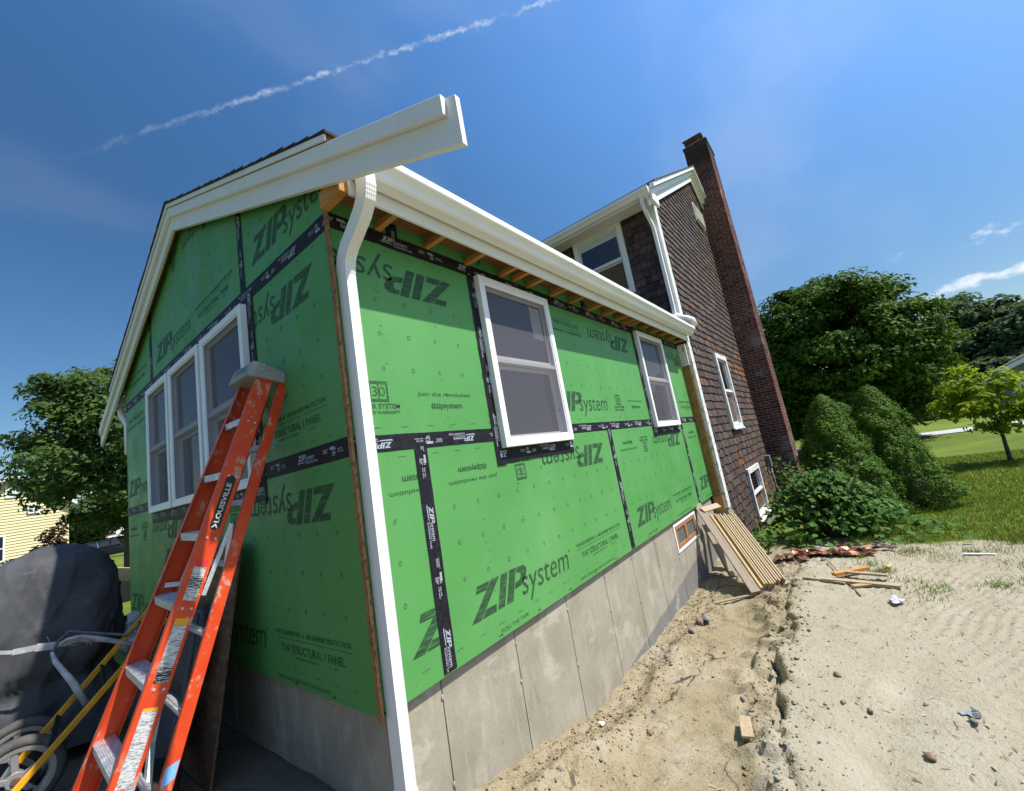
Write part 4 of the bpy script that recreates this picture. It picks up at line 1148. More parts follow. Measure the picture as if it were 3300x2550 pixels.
# roof
oroof = empty('roof', P0(0, 0, 0), 0, old); 
class RMB(OMB): pass
for sg in (-1, 1):
    xe = OX - 0.36 if sg < 0 else XR + 0.36
    m = MB(); poly = [(AX, old_roof_z(AX)), (xe, old_roof_z(xe)), (xe, old_roof_z(xe) + 0.10), (AX, old_roof_z(AX) + 0.12)]
    m.prism(poly if sg > 0 else poly[::-1], lambda a, b, t: (a, t, b), OY - 0.118, OY + 9.2); m.build('roof_slope', 'grey_asphalt_shingle', oroof)
    for k in range(26):
        s0, s1 = k / 26, (k + 1.2) / 26
        xa = xe + (AX - xe) * s0; xb = xe + (AX - xe) * min(1, s1)
        m = MB(); poly = [(xa, old_roof_z(xa) + 0.101), (xa, old_roof_z(xa) + 0.125), (xb, old_roof_z(xb) + 0.118), (xb, old_roof_z(xb) + 0.104)]
        m.prism(poly if sg < 0 else poly[::-1], lambda a, b, t: (a, t, b), OY - 0.21 - 0.004 * (k % 2), OY + 9.2); m.build('shingle_course', 'grey_asphalt_shingle', oroof)
    for (h0, h1, y0, y1) in ((0.0, 0.27, OY - 0.06, OY - 0.025), (-0.06, 0.10, OY - 0.118, OY - 0.0605), (-0.099, -0.01, OY - 0.19, OY - 0.1185)):
        xs = OX - 0.37 if sg < 0 else XR + 0.37
        m = MB(); poly = [(AX, AZ - h0), (xs, old_roof_z(xs) - h0), (xs, old_roof_z(xs) - h1), (AX, AZ - h1)]
        m.prism(poly if sg > 0 else poly[::-1], lambda a, b, t: (a, t, b), y0, y1); m.build('rake_trim', 'white_trim', oroof)
m = OMB(); m.box(OX - 0.34, OX - 0.026, OY - 0.06, OY + 9.1, EZ - 0.085, EZ - 0.065); m.build('soffit', 'white_trim', old)
m = OMB(); m.box(OX - 0.365, OX - 0.3405, OY - 0.06, OY + 9.1, EZ - 0.10, EZ + 0.06); m.build('fascia', 'white_trim', old)
m = OMB(); m.prism([(OX - 0.366, EZ + 0.05), (OX - 0.366, EZ - 0.07), (OX - 0.43, EZ - 0.07), (OX - 0.455, EZ - 0.03), (OX - 0.49, EZ + 0.0), (OX - 0.49, EZ + 0.05)], lambda a, b, t: (a, t, b), OY - 0.10, OY + 9.1); m.build('gutter', 'white_gutter', old)
m = OMB(); m.box(OX - 0.34, OX + 0.02, OY - 0.115, OY - 0.061, EZ - 0.16, EZ + 0.02); m.build('eave_return', 'white_trim', old, bevel=0.006)
m = OMB(); m.sweep(flute(0.05, 0.065, 3), [(OX - 0.40, OY + 0.05, EZ - 0.07), (OX - 0.40, OY + 0.05, EZ - 0.19), (OX - 0.34, OY + 0.05, EZ - 0.30), (OX - 0.12, OY + 0.05, EZ - 0.46), (OX - 0.075, OY + 0.05, EZ - 0.56), (OX - 0.07, OY + 0.05, 3.1), (OX - 0.11, OY + 0.05, 2.96), (OX - 0.2, OY - 0.0, 2.84)], (0, 1, 0)); m.build('downspout', 'white_gutter', old)
m = OMB(); m.sweep(flute(0.065, 0.085, 3), [(OX - 0.07, OY + 0.03, 2.96), (OX - 0.06, OY - 0.02, 2.90), (OX - 0.02, OY - 0.10, 2.87), (OX - 0.0, OY - 0.17, 2.82), (OX - 0.02, OY - 0.20, 2.70)], (1, 0, 0)); m.build('downspout_elbow', 'white_gutter', old, smooth=True)
# windows of the old house
window(old, -1.47, -0.46, 3.62, 5.03, GROT, P0(OX - 0.004, 0, 0), out=0.045, casing=0.095, screen=False, trim='white_trim', blind=True, label='upper-floor window in the shaded side wall')
window(old, UPW[0], UPW[1], UPW[2], UPW[3], 0, P0(0, OY - 0.004, 0), out=0.05, casing=0.10, screen=False, trim='old_white_paint', sill=True, label='narrow-looking white window in the chimney wall, upper')
window(old, LOW[0], LOW[1], LOW[2], LOW[3], 0, P0(0, OY - 0.004, 0), out=0.05, casing=0.10, screen=False, trim='old_white_paint', sill=True, label='white window low in the chimney wall behind the pallet')
m = OMB(); m.box(9.95, 10.85, OY - 0.03, OY - 0.004, 6.2, 6.7)
for k in range(7): m.bar((9.98, OY - 0.045, 6.24 + k * 0.065), (10.82, OY - 0.045, 6.24 + k * 0.065), (0, 1, 0.6), 0.05, 0.008)
m.build('gable_vent', 'white_trim', old)
# electric meter and conduit by the chimney
m = OMB(); m.box(10.66, 10.82, OY - 0.12, OY - 0.022, -0.10, 0.18); m.build('meter_box', 'meter_grey', old, bevel=0.01)
m = OMB(); m.tube([(10.74, OY - 0.08, -0.12), (10.76, OY - 0.08, -0.5), (10.82, OY - 0.12, -0.75), (11.0, OY - 0.3, -0.92), (11.2, OY - 0.34, -0.9)], 0.022, 8); m.build('conduit', 'meter_grey', old, smooth=True)
# chimney: mortar core with laid bricks, the largest-looking 300 as pieces of their own
chim = empty('chimney', P0(CHX0, CHY0, -1.4), 0, old)
CH_TOP = 8.95
core = MB(); core.box(0.0045, CHX1 - CHX0 - 0.0045, 0.0045, OY - CHY0 + 0.06, 0, CH_TOP + 1.4); core.build('mortar_core', 'mortar', chim)
BL, BH, BD = 0.200, 0.056, 0.012; ROW = 0.070; JN = 0.014
BT = [(1, 1, 1), (0.72, 0.74, 0.78), (1.3, 1.15, 1.1), (0.45, 0.45, 0.5), (1.15, 0.95, 0.9), (0.85, 0.8, 0.8)]
bks = []
rr = random.Random(11); nrow = int((CH_TOP + 1.4) / ROW)
for r_ in range(nrow):
    z = r_ * ROW + 0.005
    for face, length in (('w', OY - CHY0 + 0.06), ('s', CHX1 - CHX0)):
        u = 0.0 if r_ % 2 == 0 else -0.105 + (0.0 if face == 'w' else 0.0)
        while u < length - 0.02:
            a = max(u, 0.0); b = min(u + BL, length)
            if b - a > 0.03: bks.append((face, a, b - a, z, rr.randrange(6), rr.uniform(-0.0015, 0.0015)))
            u += BL + JN
def brick_center(b):
    face, a, L, z, t, j = b
    return Vector((CHX0, CHY0 + a + L / 2, z - 1.4)) if face == 'w' else Vector((CHX0 + a + L / 2, CHY0, z - 1.4))
def brick_score(b):
    d = brick_center(b) - CAM; nrm = Vector((-1, 0, 0)) if b[0] == 'w' else Vector((0, -1, 0))
    return -b[2] * abs(d.normalized().dot(nrm)) / d.length_squared
bks.sort(key=brick_score)
bm_cache = {}
def brick_mesh(L, t):
    k = (round(L, 3), t)
    if k not in bm_cache:
        q = MB(); q.box(0, L, 0, 0.05, 0, BH, BT[t]); bm_cache[k] = q.mesh('brick', 'brick')
    return bm_cache[k]
def brick_vis(b): return b[3] - 1.4 > -0.4
pick = [b for b in bks if brick_vis(b)][:300]; pset = set(id(b) for b in pick)
rest = MB()
for b in bks:
    face, a, L, z, t, j = b
    if id(b) in pset:
        if face == 's': inst(brick_mesh(L, t), 'brick', chim, (a, j, z))
        else: inst(brick_mesh(L, t), 'brick', chim, (j, a + L, z), (0, 0, GROT))
    else:
        if face == 's': rest.box(a, a + L, j, 0.05 + j, z, z + BH, BT[t])
        else: rest.box(j, 0.05 + j, a, a + L, z, z + BH, BT[t])
ro = rest.build('bricks', 'brick', chim); ro['kind'] = 'stuff'
m = MB(); m.box(-0.02, CHX1 - CHX0 + 0.02, -0.02, OY - CHY0 + 0.08, CH_TOP + 1.4, CH_TOP + 1.48); m.build('crown', 'mortar', chim, bevel=0.02)
m = MB(); m.box(0.25, 0.62, 0.20, 0.50, CH_TOP + 1.48, CH_TOP + 1.66); m.build('flue', 'galvanised', chim)
m = MB(); m.prism([(0.10, 1.76), (0.44, 1.92), (0.78, 1.76), (0.44, 1.885)], lambda a, b, t: (a, t, CH_TOP + b), 0.10, 0.62)
for a_, b_ in ((0.2, 0.2), (0.68, 0.2), (0.2, 0.52), (0.68, 0.52)): m.box(a_ - .012, a_ + .012, b_ - .012, b_ + .012, CH_TOP + 1.48, CH_TOP + 1.79)
m.build('flue_cap', 'rusty_steel', chim)

# ================================================================== STEPLADDER (leaning, almost closed, against the gable)
LO = Vector((-0.230, 0.788, 1.502)); LW = Vector((-0.0151, -0.9992, -0.0379)).normalized(); LD = Vector((-0.3569, 0.0408, -0.9333)).normalized()
LF = LW.cross(LD); LF = LF if LF.x < 0 else -LF
H0, DH = 0.151, 0.018
lad = empty('stepladder', (-0.6, 0.8, -0.47))
tag(lad, 'orange fibreglass stepladder leaning nearly closed against the green gable wall', 'ladder')
LB = Vector((-0.6, 0.8, -0.47))
def lp(a, b, c): return LO + LW * a + LD * b + LF * c - LB
def half(b): return H0 + DH * b / 0.3048
class LMB(MB):
    def channel(s, sgn, b0, b1, depth, flange, t, c0, extra=0.0):
        """C-section rail; web on the outer side, flanges pointing inwards"""
        for (o0, o1, q0, q1) in ((0, t, -depth, 0), (-flange, 0, -t, 0), (-flange, 0, -depth, -depth + t)):
            vs = []
            for b in (b0, b1):
                hh = half(b) + extra
                for (oo, cc) in ((o0, q0), (o1, q0), (o1, q1), (o0, q1)):
                    vs.append(lp(sgn * (hh + oo), b, c0(b) + cc))
            s.add(vs, [(0, 1, 2, 3), (4, 7, 6, 5), (0, 4, 5, 1), (1, 5, 6, 2), (2, 6, 7, 3), (3, 7, 4, 0)])
        return s
BTOP, BBOT = -0.30, 2.10
for sgn in (-1, 1):
    m = LMB(); m.channel(sgn, BTOP, BBOT, 0.088, 0.026, 0.005, lambda b: 0.008); r_ = m.build('front_rail', 'orange_fibreglass', lad, bevel=0.002)
    m = LMB(); hh = half(BBOT)
    m.bar(lp(sgn * hh, BBOT - 0.09, -0.036), lp(sgn * hh, BBOT + 0.01, -0.036), LW, 0.045, 0.10); m.build('foot', 'black_rubber', lad, bevel=0.004)
    if sgn > 0: front_r = r_
# rear rails open slightly away from the front ones
def rear_c(b): return -0.105 - 0.010 - 0.062 * max(0, (b + 0.3)) / 2.4
for sgn in (-1, 1):
    m = LMB(); m.channel(sgn, BTOP + 0.02, BBOT - 0.02, 0.050, 0.020, 0.005, rear_c, -0.004); m.build('rear_rail', 'orange_fibreglass', lad, bevel=0.002)
    m = LMB(); hh = half(BBOT); m.bar(lp(sgn * hh, BBOT - 0.10, rear_c(BBOT) - 0.025), lp(sgn * hh, BBOT - 0.0, rear_c(BBOT) - 0.025), LW, 0.035, 0.06); m.build('foot', 'black_rubber', lad, bevel=0.004)
# flat treads with a turned-down front lip
xd = Vector((1, 0, 0)); zd = Vector((0, 0, -1))
for i in range(7):
    b = i * 0.3048; hh = half(b) - 0.001
    A = lp(-hh, b, 0.004); B = lp(hh, b, 0.004)
    m = MB()
    for (p0, p1, q0, q1) in ((0, 0.078, 0, 0.004), (0, 0.004, 0.004, 0.034), (0.074, 0.078, 0.004, 0.03)):
        vs = []
        for e in (A, B):
            for (pp, qq) in ((p0, q0), (p1, q0), (p1, q1), (p0, q1)): vs.append(e + xd * pp + zd * qq)
        m.add(vs, [(0, 1, 2, 3), (4, 7, 6, 5), (0, 4, 5, 1), (1, 5, 6, 2), (2, 6, 7, 3), (3, 7, 4, 0)])
    for k in range(9):      # raised grip ribs
        e0 = A + xd * (0.008 + k * 0.0078); e1 = B + xd * (0.008 + k * 0.0078)
        m.bar(e0 + Vector((0, 0, 0.001)), e1 + Vector((0, 0, 0.001)), xd, 0.0025, 0.002)
    m.build('step', 'aluminium', lad)
    br = half(b) - 0.006
    if i < 6:
        cc = rear_c(b + 0.12) - 0.025
        m = MB(); m.bar(lp(-br, b + 0.12, cc), lp(br, b + 0.12, cc), LD, 0.03, 0.022); m.bar(lp(-br, b + 0.12, cc + 0.0125), lp(br, b + 0.12, cc + 0.0125), LD, 0.010, 0.008); m.build('rear_brace', 'aluminium', lad, bevel=0.002)
    for s in (-1, 1):
        q = MB()
        for cc in (-0.025, -0.06):
            q.tube([lp(s * (half(b) + 0.0045), b + 0.012, cc), lp(s * (half(b) + 0.0085), b + 0.012, cc)], [0.007, 0.005], 8)
        q.build('rivet', 'aluminium', lad)
# low bent brace at the back and the diagonal knee braces
b = 6 * 0.3048; hh = half(b)
m = MB(); pts = [lp(hh - 0.01, b - 0.16, rear_c(b) - 0.03), lp(hh * 0.6, b - 0.10, rear_c(b) - 0.03), lp(0.02, b - 0.16, rear_c(b) - 0.03), lp(-hh * 0.55, b - 0.3, rear_c(b) - 0.03), lp(-hh + 0.01, b - 0.46, rear_c(b) - 0.03)]
for i in range(len(pts) - 1): m.bar(pts[i], pts[i + 1], LF, 0.022, 0.034)
m.build('bent_brace', 'aluminium', lad, bevel=0.002)
# top cap
cap = LMB()
hh = half(BTOP)
outl = [(-hh - 0.030, 0.045), (-hh - 0.012, 0.060), (hh + 0.012, 0.060), (hh + 0.030, 0.030), (hh + 0.030, -0.13), (hh + 0.018, -0.150), (-hh - 0.018, -0.150), (-hh - 0.030, -0.13)]
top_ = [lp(a, BTOP - 0.030, c * 0.92) + Vector((0, 0, 0.0)) for a, c in outl]; bot_ = [lp(a, BTOP + 0.045 + (0.02 if c > 0 else -0.012), c) for a, c in outl]
k = len(outl); cap.add(top_ + bot_, [tuple(range(k)), tuple(range(2 * k - 1, k - 1, -1))] + [(i, k + i, k + (i + 1) % k, (i + 1) % k) for i in range(k)])
capo = cap.build('top_cap', 'grey_cap_plastic', lad, bevel=0.006)
q = MB()
for a_, b_, c_ in ((1, -0.02, 0.0), (1, -0.02, -0.045), (1, 0.012, 0.004), (1, 0.012, -0.04), (1, -0.005, -0.115)):
    q.tube([lp((hh + 0.027), BTOP + b_, c_), lp((hh + 0.036), BTOP + b_, c_)], [0.008, 0.005], 8)
q.build('rivet', 'aluminium', capo)
def on_cap(polys):
    m = MB()
    for g in polys: m.add([lp(a, b_, 0.0615 - 0.06 * (b_ - BTOP + 0.045) * 0 + 0.0) for a, b_ in g], [tuple(range(len(g)))])
    return m
on_cap([[(a, BTOP + 0.02 - v_) for a, v_ in t] for t in fit_text('LOUISVILLE', -0.09, 0.09, 0.0, 0.026, 0.01, 0.2)]).build('printed_lettering', 'label_black', capo)
# spreader links, folded
def wv(x, y, z): return Vector((x, y, z)) - LB
for (pts, nm) in (([(-0.456, 0.63, 0.647), (-0.321, 0.635, 0.95), (-0.372, 0.635, 0.66)], 'r'), ([(-0.455, 0.985, 0.678), (-0.345, 0.985, 0.93), (-0.395, 0.985, 0.66)], 'l')):
    for i in range(2):
        m = MB(); y_ = 0.004 * i
        m.bar(wv(*pts[i]) + Vector((0, y_, 0)), wv(*pts[i + 1]) + Vector((0, y_, 0)), (1, 0, 0.4), 0.020, 0.004)
        m.build('spreader_link', 'aluminium', lad, bevel=0.0015)
m = MB(); m.bar(wv(-0.515, 1.0, 0.70), wv(-0.46, 0.985, 0.69), (0, 0, 1), 0.022, 0.006); m.build('spreader_bracket', 'aluminium', lad)
# stickers on the outer face of the right front rail
def decal(mat, name, b0, b1, c0, c1, lift=0.0002, rounded=False):
    m = MB(); vs = []
    if rounded:
        r_ = (c1 - c0) / 2; cm = (c0 + c1) / 2; pts = []
        for k in range(9): an = math.pi * k / 8; pts.append((b0 + r_ - r_ * math.sin(an), cm + r_ * math.cos(an)))
        for k in range(9): an = math.pi * k / 8; pts.append((b1 - r_ + r_ * math.sin(an), cm - r_ * math.cos(an)))
    else: pts = [(b0, c0), (b0, c1), (b1, c1), (b1, c0)]
    m.add([lp(half(b) + 0.0052 + lift, b, c) for b, c in pts], [tuple(range(len(pts)))])
    return m.build(name, mat, front_r)
def zb(z): return (LO.z - z) / 0.9333
decal('label_black', 'logo_label', zb(1.21), zb(0.955), -0.062, -0.018, rounded=True)
tr = fit_text('LOUISVILLE', 0, 0.195, -0.011, 0.011, 0.015)
m = MB()
for t in tr: m.add([lp(half(zb(1.02)) + 0.0058 + (zb(0.995) - u_ - zb(1.02)) * DH / 0.3048, zb(0.990) - u_, -0.040 + v_) for u_, v_ in t], [tuple(range(len(t)))])
m.build('printed_lettering', 'label_white', front_r)
m = MB(); b_ = zb(0.972)
m.add([lp(half(b_) + 0.0058, b_ + q0, -0.040 + q1) for q0, q1 in ((0.012, -0.014), (-0.004, 0.0), (0.012, 0.014), (0.004, 0.014), (-0.014, 0.0), (0.004, -0.014))], [(0, 1, 4, 5), (1, 2, 3, 4)]); m.build('logo_arrow', 'label_white', front_r)
decal('label_red', 'warning_label', zb(0.83), zb(0.80), -0.062, -0.018)
decal('small_print', 'warning_label', zb(0.80), zb(0.757), -0.066, -0.014)
decal('small_print_dark', 'warning_label', zb(0.7565), zb(0.717), -0.066, -0.014)
decal('small_print', 'warning_label', zb(0.7165), zb(0.668), -0.066, -0.014)
decal('label_yellow', 'warning_label', zb(0.60), zb(0.575), -0.066, -0.014)
decal('small_print', 'warning_label', zb(0.574), zb(0.43), -0.066, -0.014)
decal('small_print_dark', 'warning_label', zb(0.4295), zb(0.375), -0.066, -0.014)
decal('label_yellow', 'warning_label', zb(0.295), zb(0.285), -0.064, -0.012)
decal('small_print', 'warning_label', zb(0.2845), zb(0.055), -0.064, -0.012)
decal('blue_paint', 'paint_mark', zb(0.05), zb(-0.03), -0.078, -0.004)
m = MB(); b0, b1 = zb(0.10), zb(0.045)
m.add([lp(half(b_) + 0.0015, b_, rear_c(b_) - c_) for b_, c_ in ((b0 - 0.015, 0.046), (b0 + 0.01, 0.004), (b1 + 0.02, 0.004), (b1 - 0.01, 0.046))], [(0, 1, 2, 3)]); m.build('paint_mark', 'blue_paint', lad)

# ================================================================== things along the gable
GZL = -0.46
# OSB sheet leaning on the wall
m = MB(); m.bar((-0.30, 2.05, -0.455), (-0.075, 2.05, 0.80), (0, 1, 0), 1.62, 0.012)
o = m.build('osb_sheet', 'osb'); tag(o, 'brown strand board sheet leaning on the gable wall behind the ladder', 'board')
# folding chair, folded and leaning
ch = empty('folding_chair', (-0.42, 1.62, GZL)); tag(ch, 'dark grey folded plastic chair leaning behind the stepladder', 'chair')
def rr_panel(cx, cz, w, h, r, seg=5):
    pts = []
    for (sx_, sz_, a0) in ((1, 1, 0), (-1, 1, 90), (-1, -1, 180), (1, -1, 270)):
        for k in range(seg + 1):
            an = R(a0 + 90 * k / seg); pts.append((cx + sx_ * (w / 2 - r) + r * math.cos(an), cz + sz_ * (h / 2 - r) + r * math.sin(an)))
    return pts
tilt = 0.20
def chf(a, b, t): return (0.20 * b / 1.0 * 1.0 + t - 0.02 + 0.02 * math.cos(a * 5), a, b)
m = MB(); m.prism(rr_panel(0, 0.70, 0.46, 0.42, 0.09), chf, 0.0, 0.022); m.build('backrest', 'chair_plastic', ch, bevel=0.006)
m = MB(); m.prism(rr_panel(0, 0.30, 0.44, 0.34, 0.06), chf, -0.03, -0.006); m.build('seat', 'chair_plastic', ch, bevel=0.006)
for s in (-1, 1):
    m = MB(); m.tube([(-0.02, s * 0.24, 0.0), (0.02, s * 0.24, 0.3), (0.10, s * 0.235, 0.7), (0.15, s * 0.20, 0.90)], 0.012, 8); m.build('leg', 'chair_plastic', ch, smooth=True)
    m = MB(); m.tube([(-0.05, s * 0.21, 0.0), (0.0, s * 0.21, 0.3), (0.07, s * 0.21, 0.55)], 0.011, 8); m.build('leg', 'chair_plastic', ch, smooth=True)
# hand truck with yellow rails
ht = empty('hand_truck', (-0.96, 2.2, GZL)); tag(ht, 'yellow-framed hand truck with spoked wheels tilted back beside the covered grill', 'hand truck')
HB = Vector((-0.96, 2.2, GZL))
def hv(x, y, z): return Vector((x, y, z)) - HB
for (a, b) in (((-1.03, 2.03, -0.33), (-0.20, 2.28, 0.37)), ((-0.93, 2.36, -0.22), (-0.24, 2.52, 0.44))):
    m = MB(); m.bar(hv(*a), hv(*b), (0.65, 0, -0.75), 0.034, 0.022); m.build('rail', 'yellow_paint', ht, bevel=0.005)
for t in (0.25, 0.55, 0.85):
    a = Vector((-1.03, 2.03, -0.33)).lerp(Vector((-0.20, 2.28, 0.37)), t); b = Vector((-0.93, 2.36, -0.22)).lerp(Vector((-0.24, 2.52, 0.44)), t)
    m = MB(); m.bar(a - HB, b - HB, (0.65, 0, -0.75), 0.03, 0.006); m.build('cross_bar', 'black_rubber', ht)
m = MB(); m.tube([hv(-0.23, 2.27, 0.34), hv(-0.17, 2.28, 0.44), hv(-0.20, 2.38, 0.50), hv(-0.22, 2.50, 0.46)], 0.014, 8); m.build('handle', 'black_rubber', ht, smooth=True)
def wheel(parent, c, r, wd, ax=(0, 1, 0)):
    w = empty('wheel', c, 0, parent)
    m = MB(); N = 28; prof = [(0.76, -0.36), (0.84, -0.5), (0.95, -0.42), (1.0, -0.18), (1.0, 0.18), (0.95, 0.42), (0.84, 0.5), (0.76, 0.36)]
    vs = []; fs = []
    for i in range(N):
        an = 2 * math.pi * i / N
        for q, y in prof: vs.append((math.cos(an) * q * r, y * wd, math.sin(an) * q * r))
    k = len(prof)
    for i in range(N):
        for j in range(k): fs.append((i * k + j, ((i + 1) % N) * k + j, ((i + 1) % N) * k + (j + 1) % k, i * k + (j + 1) % k))
    m.add(vs, fs); m.build('tyre', 'dusty_rubber', w, smooth=True)
    m = MB(); vs = []; fs = []
    pr2 = [(0.78, -0.42), (0.66, -0.40), (0.64, -0.2), (0.64, 0.3), (0.78, 0.36)]
    for i in range(N):
        an = 2 * math.pi * i / N
        for q, y in pr2: vs.append((math.cos(an) * q * r, y * wd, math.sin(an) * q * r))
    k = len(pr2)
    for i in range(N):
        for j in range(k - 1): fs.append((i * k + j, i * k + j + 1, ((i + 1) % N) * k + j + 1, ((i + 1) % N) * k + j))
    m.add(vs, fs)
    for s in range(5):
        an = 2 * math.pi * s / 5 + 0.35
        d = Vector((math.cos(an), 0, math.sin(an))); m.bar(d * 0.12 * r - Vector((0, 0.30 * wd, 0)), d * 0.67 * r - Vector((0, 0.26 * wd, 0)), (0, 1, 0), 0.014, 0.15 * r)
    m.tube([(0, -0.45 * wd, 0), (0, 0.3 * wd, 0)], 0.20 * r, 14); m.build('rim', 'wheel_metal', w, bevel=0.003)
    m = MB(); m.tube([(0, -0.56 * wd, 0), (0, -0.45 * wd, 0)], 0.09 * r, 10); m.build('hub', 'rusty_steel', w)
    return w
wheel(ht, hv(-0.945, 2.22, GZL + 0.205), 0.205, 0.085)
wheel(ht, hv(-0.915, 2.62, GZL + 0.205), 0.205, 0.085)
m = MB(); m.tube([hv(-0.945, 2.24, GZL + 0.205), hv(-0.915, 2.62, GZL + 0.205)], 0.012, 8); m.build('axle', 'rusty_steel', ht)
m = MB(); m.bar(hv(-1.02, 2.04, -0.36), hv(-0.93, 2.38, -0.30), (1, 0, 0), 0.20, 0.006); m.build('toe_plate', 'black_rubber', ht)

# covered grill: a draped shell with folds
gc = Vector((-0.80, 3.10, GZL))
NA, NZ = 180, 64
def fold_noise(an, t, k, seed):
    return float(vnoise(np.array([math.cos(an) * k + 3 * seed]), np.array([math.sin(an) * k + t * 1.2]), 1.0, seed)[0])
vs = []; fs = []
for j in range(NZ + 1):
    t = j / NZ
    for i in range(NA):
        an = 2 * math.pi * i / NA
        ca, sa = math.cos(an), math.sin(an)
        q = (abs(ca) ** 3 + abs(sa) ** 3) ** (-1 / 3)
        if t < 0.45:       # domed lid, higher towards the house
            s = t / 0.45; rad = 0.97 * math.sin(s * math.pi / 2) ** 0.8; z = 1.45 - 0.42 * (1 - math.cos(s * math.pi / 2)) ** 1.1
        else:
            s = (t - 0.45) / 0.55; rad = 0.97 - 0.02 * s; z = 1.03 - 0.95 * s
        low = max(0.0, min(1.0, (t - 0.35) / 0.3))
        fold = low * (0.055 * max(0, math.sin(an * 6 + 1.2 * math.sin(t * 4) + 0.6)) ** 2 + 0.028 * math.sin(an * 13 + 3 * t + 1.1 * math.sin(an * 2)))
        fold += 0.14 * fold_noise(an, t * 3, 1.6, 3) * min(1, rad * 1.3) + 0.045 * fold_noise(an + t * 2, t * 5, 4.0, 4) + 0.012 * fold_noise(an - t * 3, t * 11, 9.0, 5)
        cre = 1 - min(1, abs(fold_noise(an * 1.0 + 0.8 * t, t * 4 + 2, 2.6, 9)) * 9); fold += 0.045 * cre * cre * min(1, rad * 1.5)
        cre = 1 - min(1, abs(fold_noise(an * 1.3 - 1.6 * t, t * 2.2 + 5, 3.7, 11)) * 12); fold += 0.03 * cre * cre * min(1, rad * 1.5)
        tie = -0.15 * math.exp(-((t - 0.74) / 0.05) ** 2) + 0.05 * max(0, t - 0.80) * 5 * low
        k = rad * (1 + fold + tie)
        rx, ry = 0.46 * q, 0.36 * q
        droop = -0.16 * max(0, -ca) * rad * (t < 0.5) - 0.16 * max(0, -ca) * (t >= 0.5) * (1 - s)
        zz = z + droop + 0.03 * fold_noise(an, t * 6, 3.0, 7)
        vs.append((rx * k * ca, ry * k * sa, zz))
for j in range(NZ):
    for i in range(NA):
        i2 = (i + 1) % NA; fs.append((j * NA + i, (j + 1) * NA + i, (j + 1) * NA + i2, j * NA + i2))
gr = empty('covered_grill', gc, R(-10)); tag(gr, 'barbecue grill hidden under a bulky dark grey fabric cover', 'grill')
m = MB(); m.add(vs, fs); m.build('cover', 'cover_fabric', gr, smooth=True)
m = MB(); m.box(-0.36, 0.36, -0.22, 0.22, 0.0, 0.12); m.build('cart_base', 'black_rubber', gr)
# frayed strap and cords tied round the cover
st_ = empty('tie_strap', (-0.95, 2.62, 0.2)); tag(st_, 'frayed pale grey strap and cords tied round the grill cover', 'strap')
SB = Vector((-0.95, 2.62, 0.2))
def sv(pts): return [Vector(q) - SB for q in pts]
def at(px, py, y):      # photograph direction to a point at depth y (used once to place the cords)
    d = cd + cr * ((px - 1650) / 1360.78) - cu * ((py - 1275) / 1360.78)
    t = (y - CAM.y) / d.y; return CAM + d * t
m = MB(); pts = [at(-20, 2105, 2.62), at(40, 2103, 2.60), at(115, 2088, 2.58), at(180, 2080, 2.57), at(250, 2062, 2.56), at(330, 2062, 2.60), at(424, 2073, 2.55)]
for i in range(len(pts) - 1): m.bar(pts[i] - SB, pts[i + 1] - SB, (0, 0, 1), [0.02, 0.034, 0.045, 0.034, 0.028, 0.026][i], 0.006)
m.build('strap_band', 'grey_strap', st_)
m = MB(); m.tube(sv([at(277, 2268, 2.30), at(235, 2200, 2.34), at(178, 2132, 2.42), at(168, 2105, 2.46), at(180, 2085, 2.5), at(215, 2062, 2.5), at(262, 2050, 2.52), at(330, 2058, 2.5), at(424, 2078, 2.45)]), [0.018, 0.019, 0.014, 0.010, 0.009, 0.011, 0.014, 0.016, 0.016], 8); m.build('cord', 'grey_strap', st_, smooth=True)
m = MB(); m.tube(sv([at(168, 2105, 2.46), at(185, 2070, 2.5), at(222, 2035, 2.52), at(300, 2040, 2.5), at(410, 2047, 2.45), at(448, 2015, 2.40)]), 0.009, 8); m.build('cord', 'dark_strap', st_, smooth=True)
m = MB(); m.tube(sv([at(277, 2268, 2.30), at(280, 2290, 2.3), at(262, 2306, 2.3), at(243, 2312, 2.3)]), 0.008, 8); m.build('cord', 'dark_strap', st_, smooth=True)
for k in range(10):
    q = at(150 + 16 * k + random.uniform(-8, 8), 2072 + random.uniform(-14, 14), 2.5); e = q + Vector((random.uniform(-.05, .05), 0, random.uniform(-.03, .05)))
    m = MB(); m.tube([q - SB, e - SB], 0.0016, 4); m.build('frayed_strand', 'grey_strap', st_)
# crumpled clear plastic beside the ladder
o = lump('plastic_sheet', at(392, 2030, 3.1), 0.085, 'clear_plastic', None, 5, (1.3, 0.8, 0.9), 3, 1.0); tag(o, 'crumpled clear plastic wrap lying between the grill and the ladder', 'plastic wrap')
lump('plastic_fold', (0.04, 0.0, -0.09), 0.07, 'clear_plastic', o, 6, (1.1, 0.8, 1.1), 3, 1.0)
# black bag and items in the shade under the chair
o = lump('black_bag', (-0.55, 1.35, GZL + 0.13), 0.17, 'black_rubber', None, 9, (0.9, 1.3, 0.8), 3, 0.35); tag(o, 'black plastic bag slumped in the shade behind the ladder feet', 'bag')
lump('bag_knot', (0.0, 0.02, 0.15), 0.045, 'black_rubber', o, 12, (0.7, 0.7, 1.3), 2, 0.4)
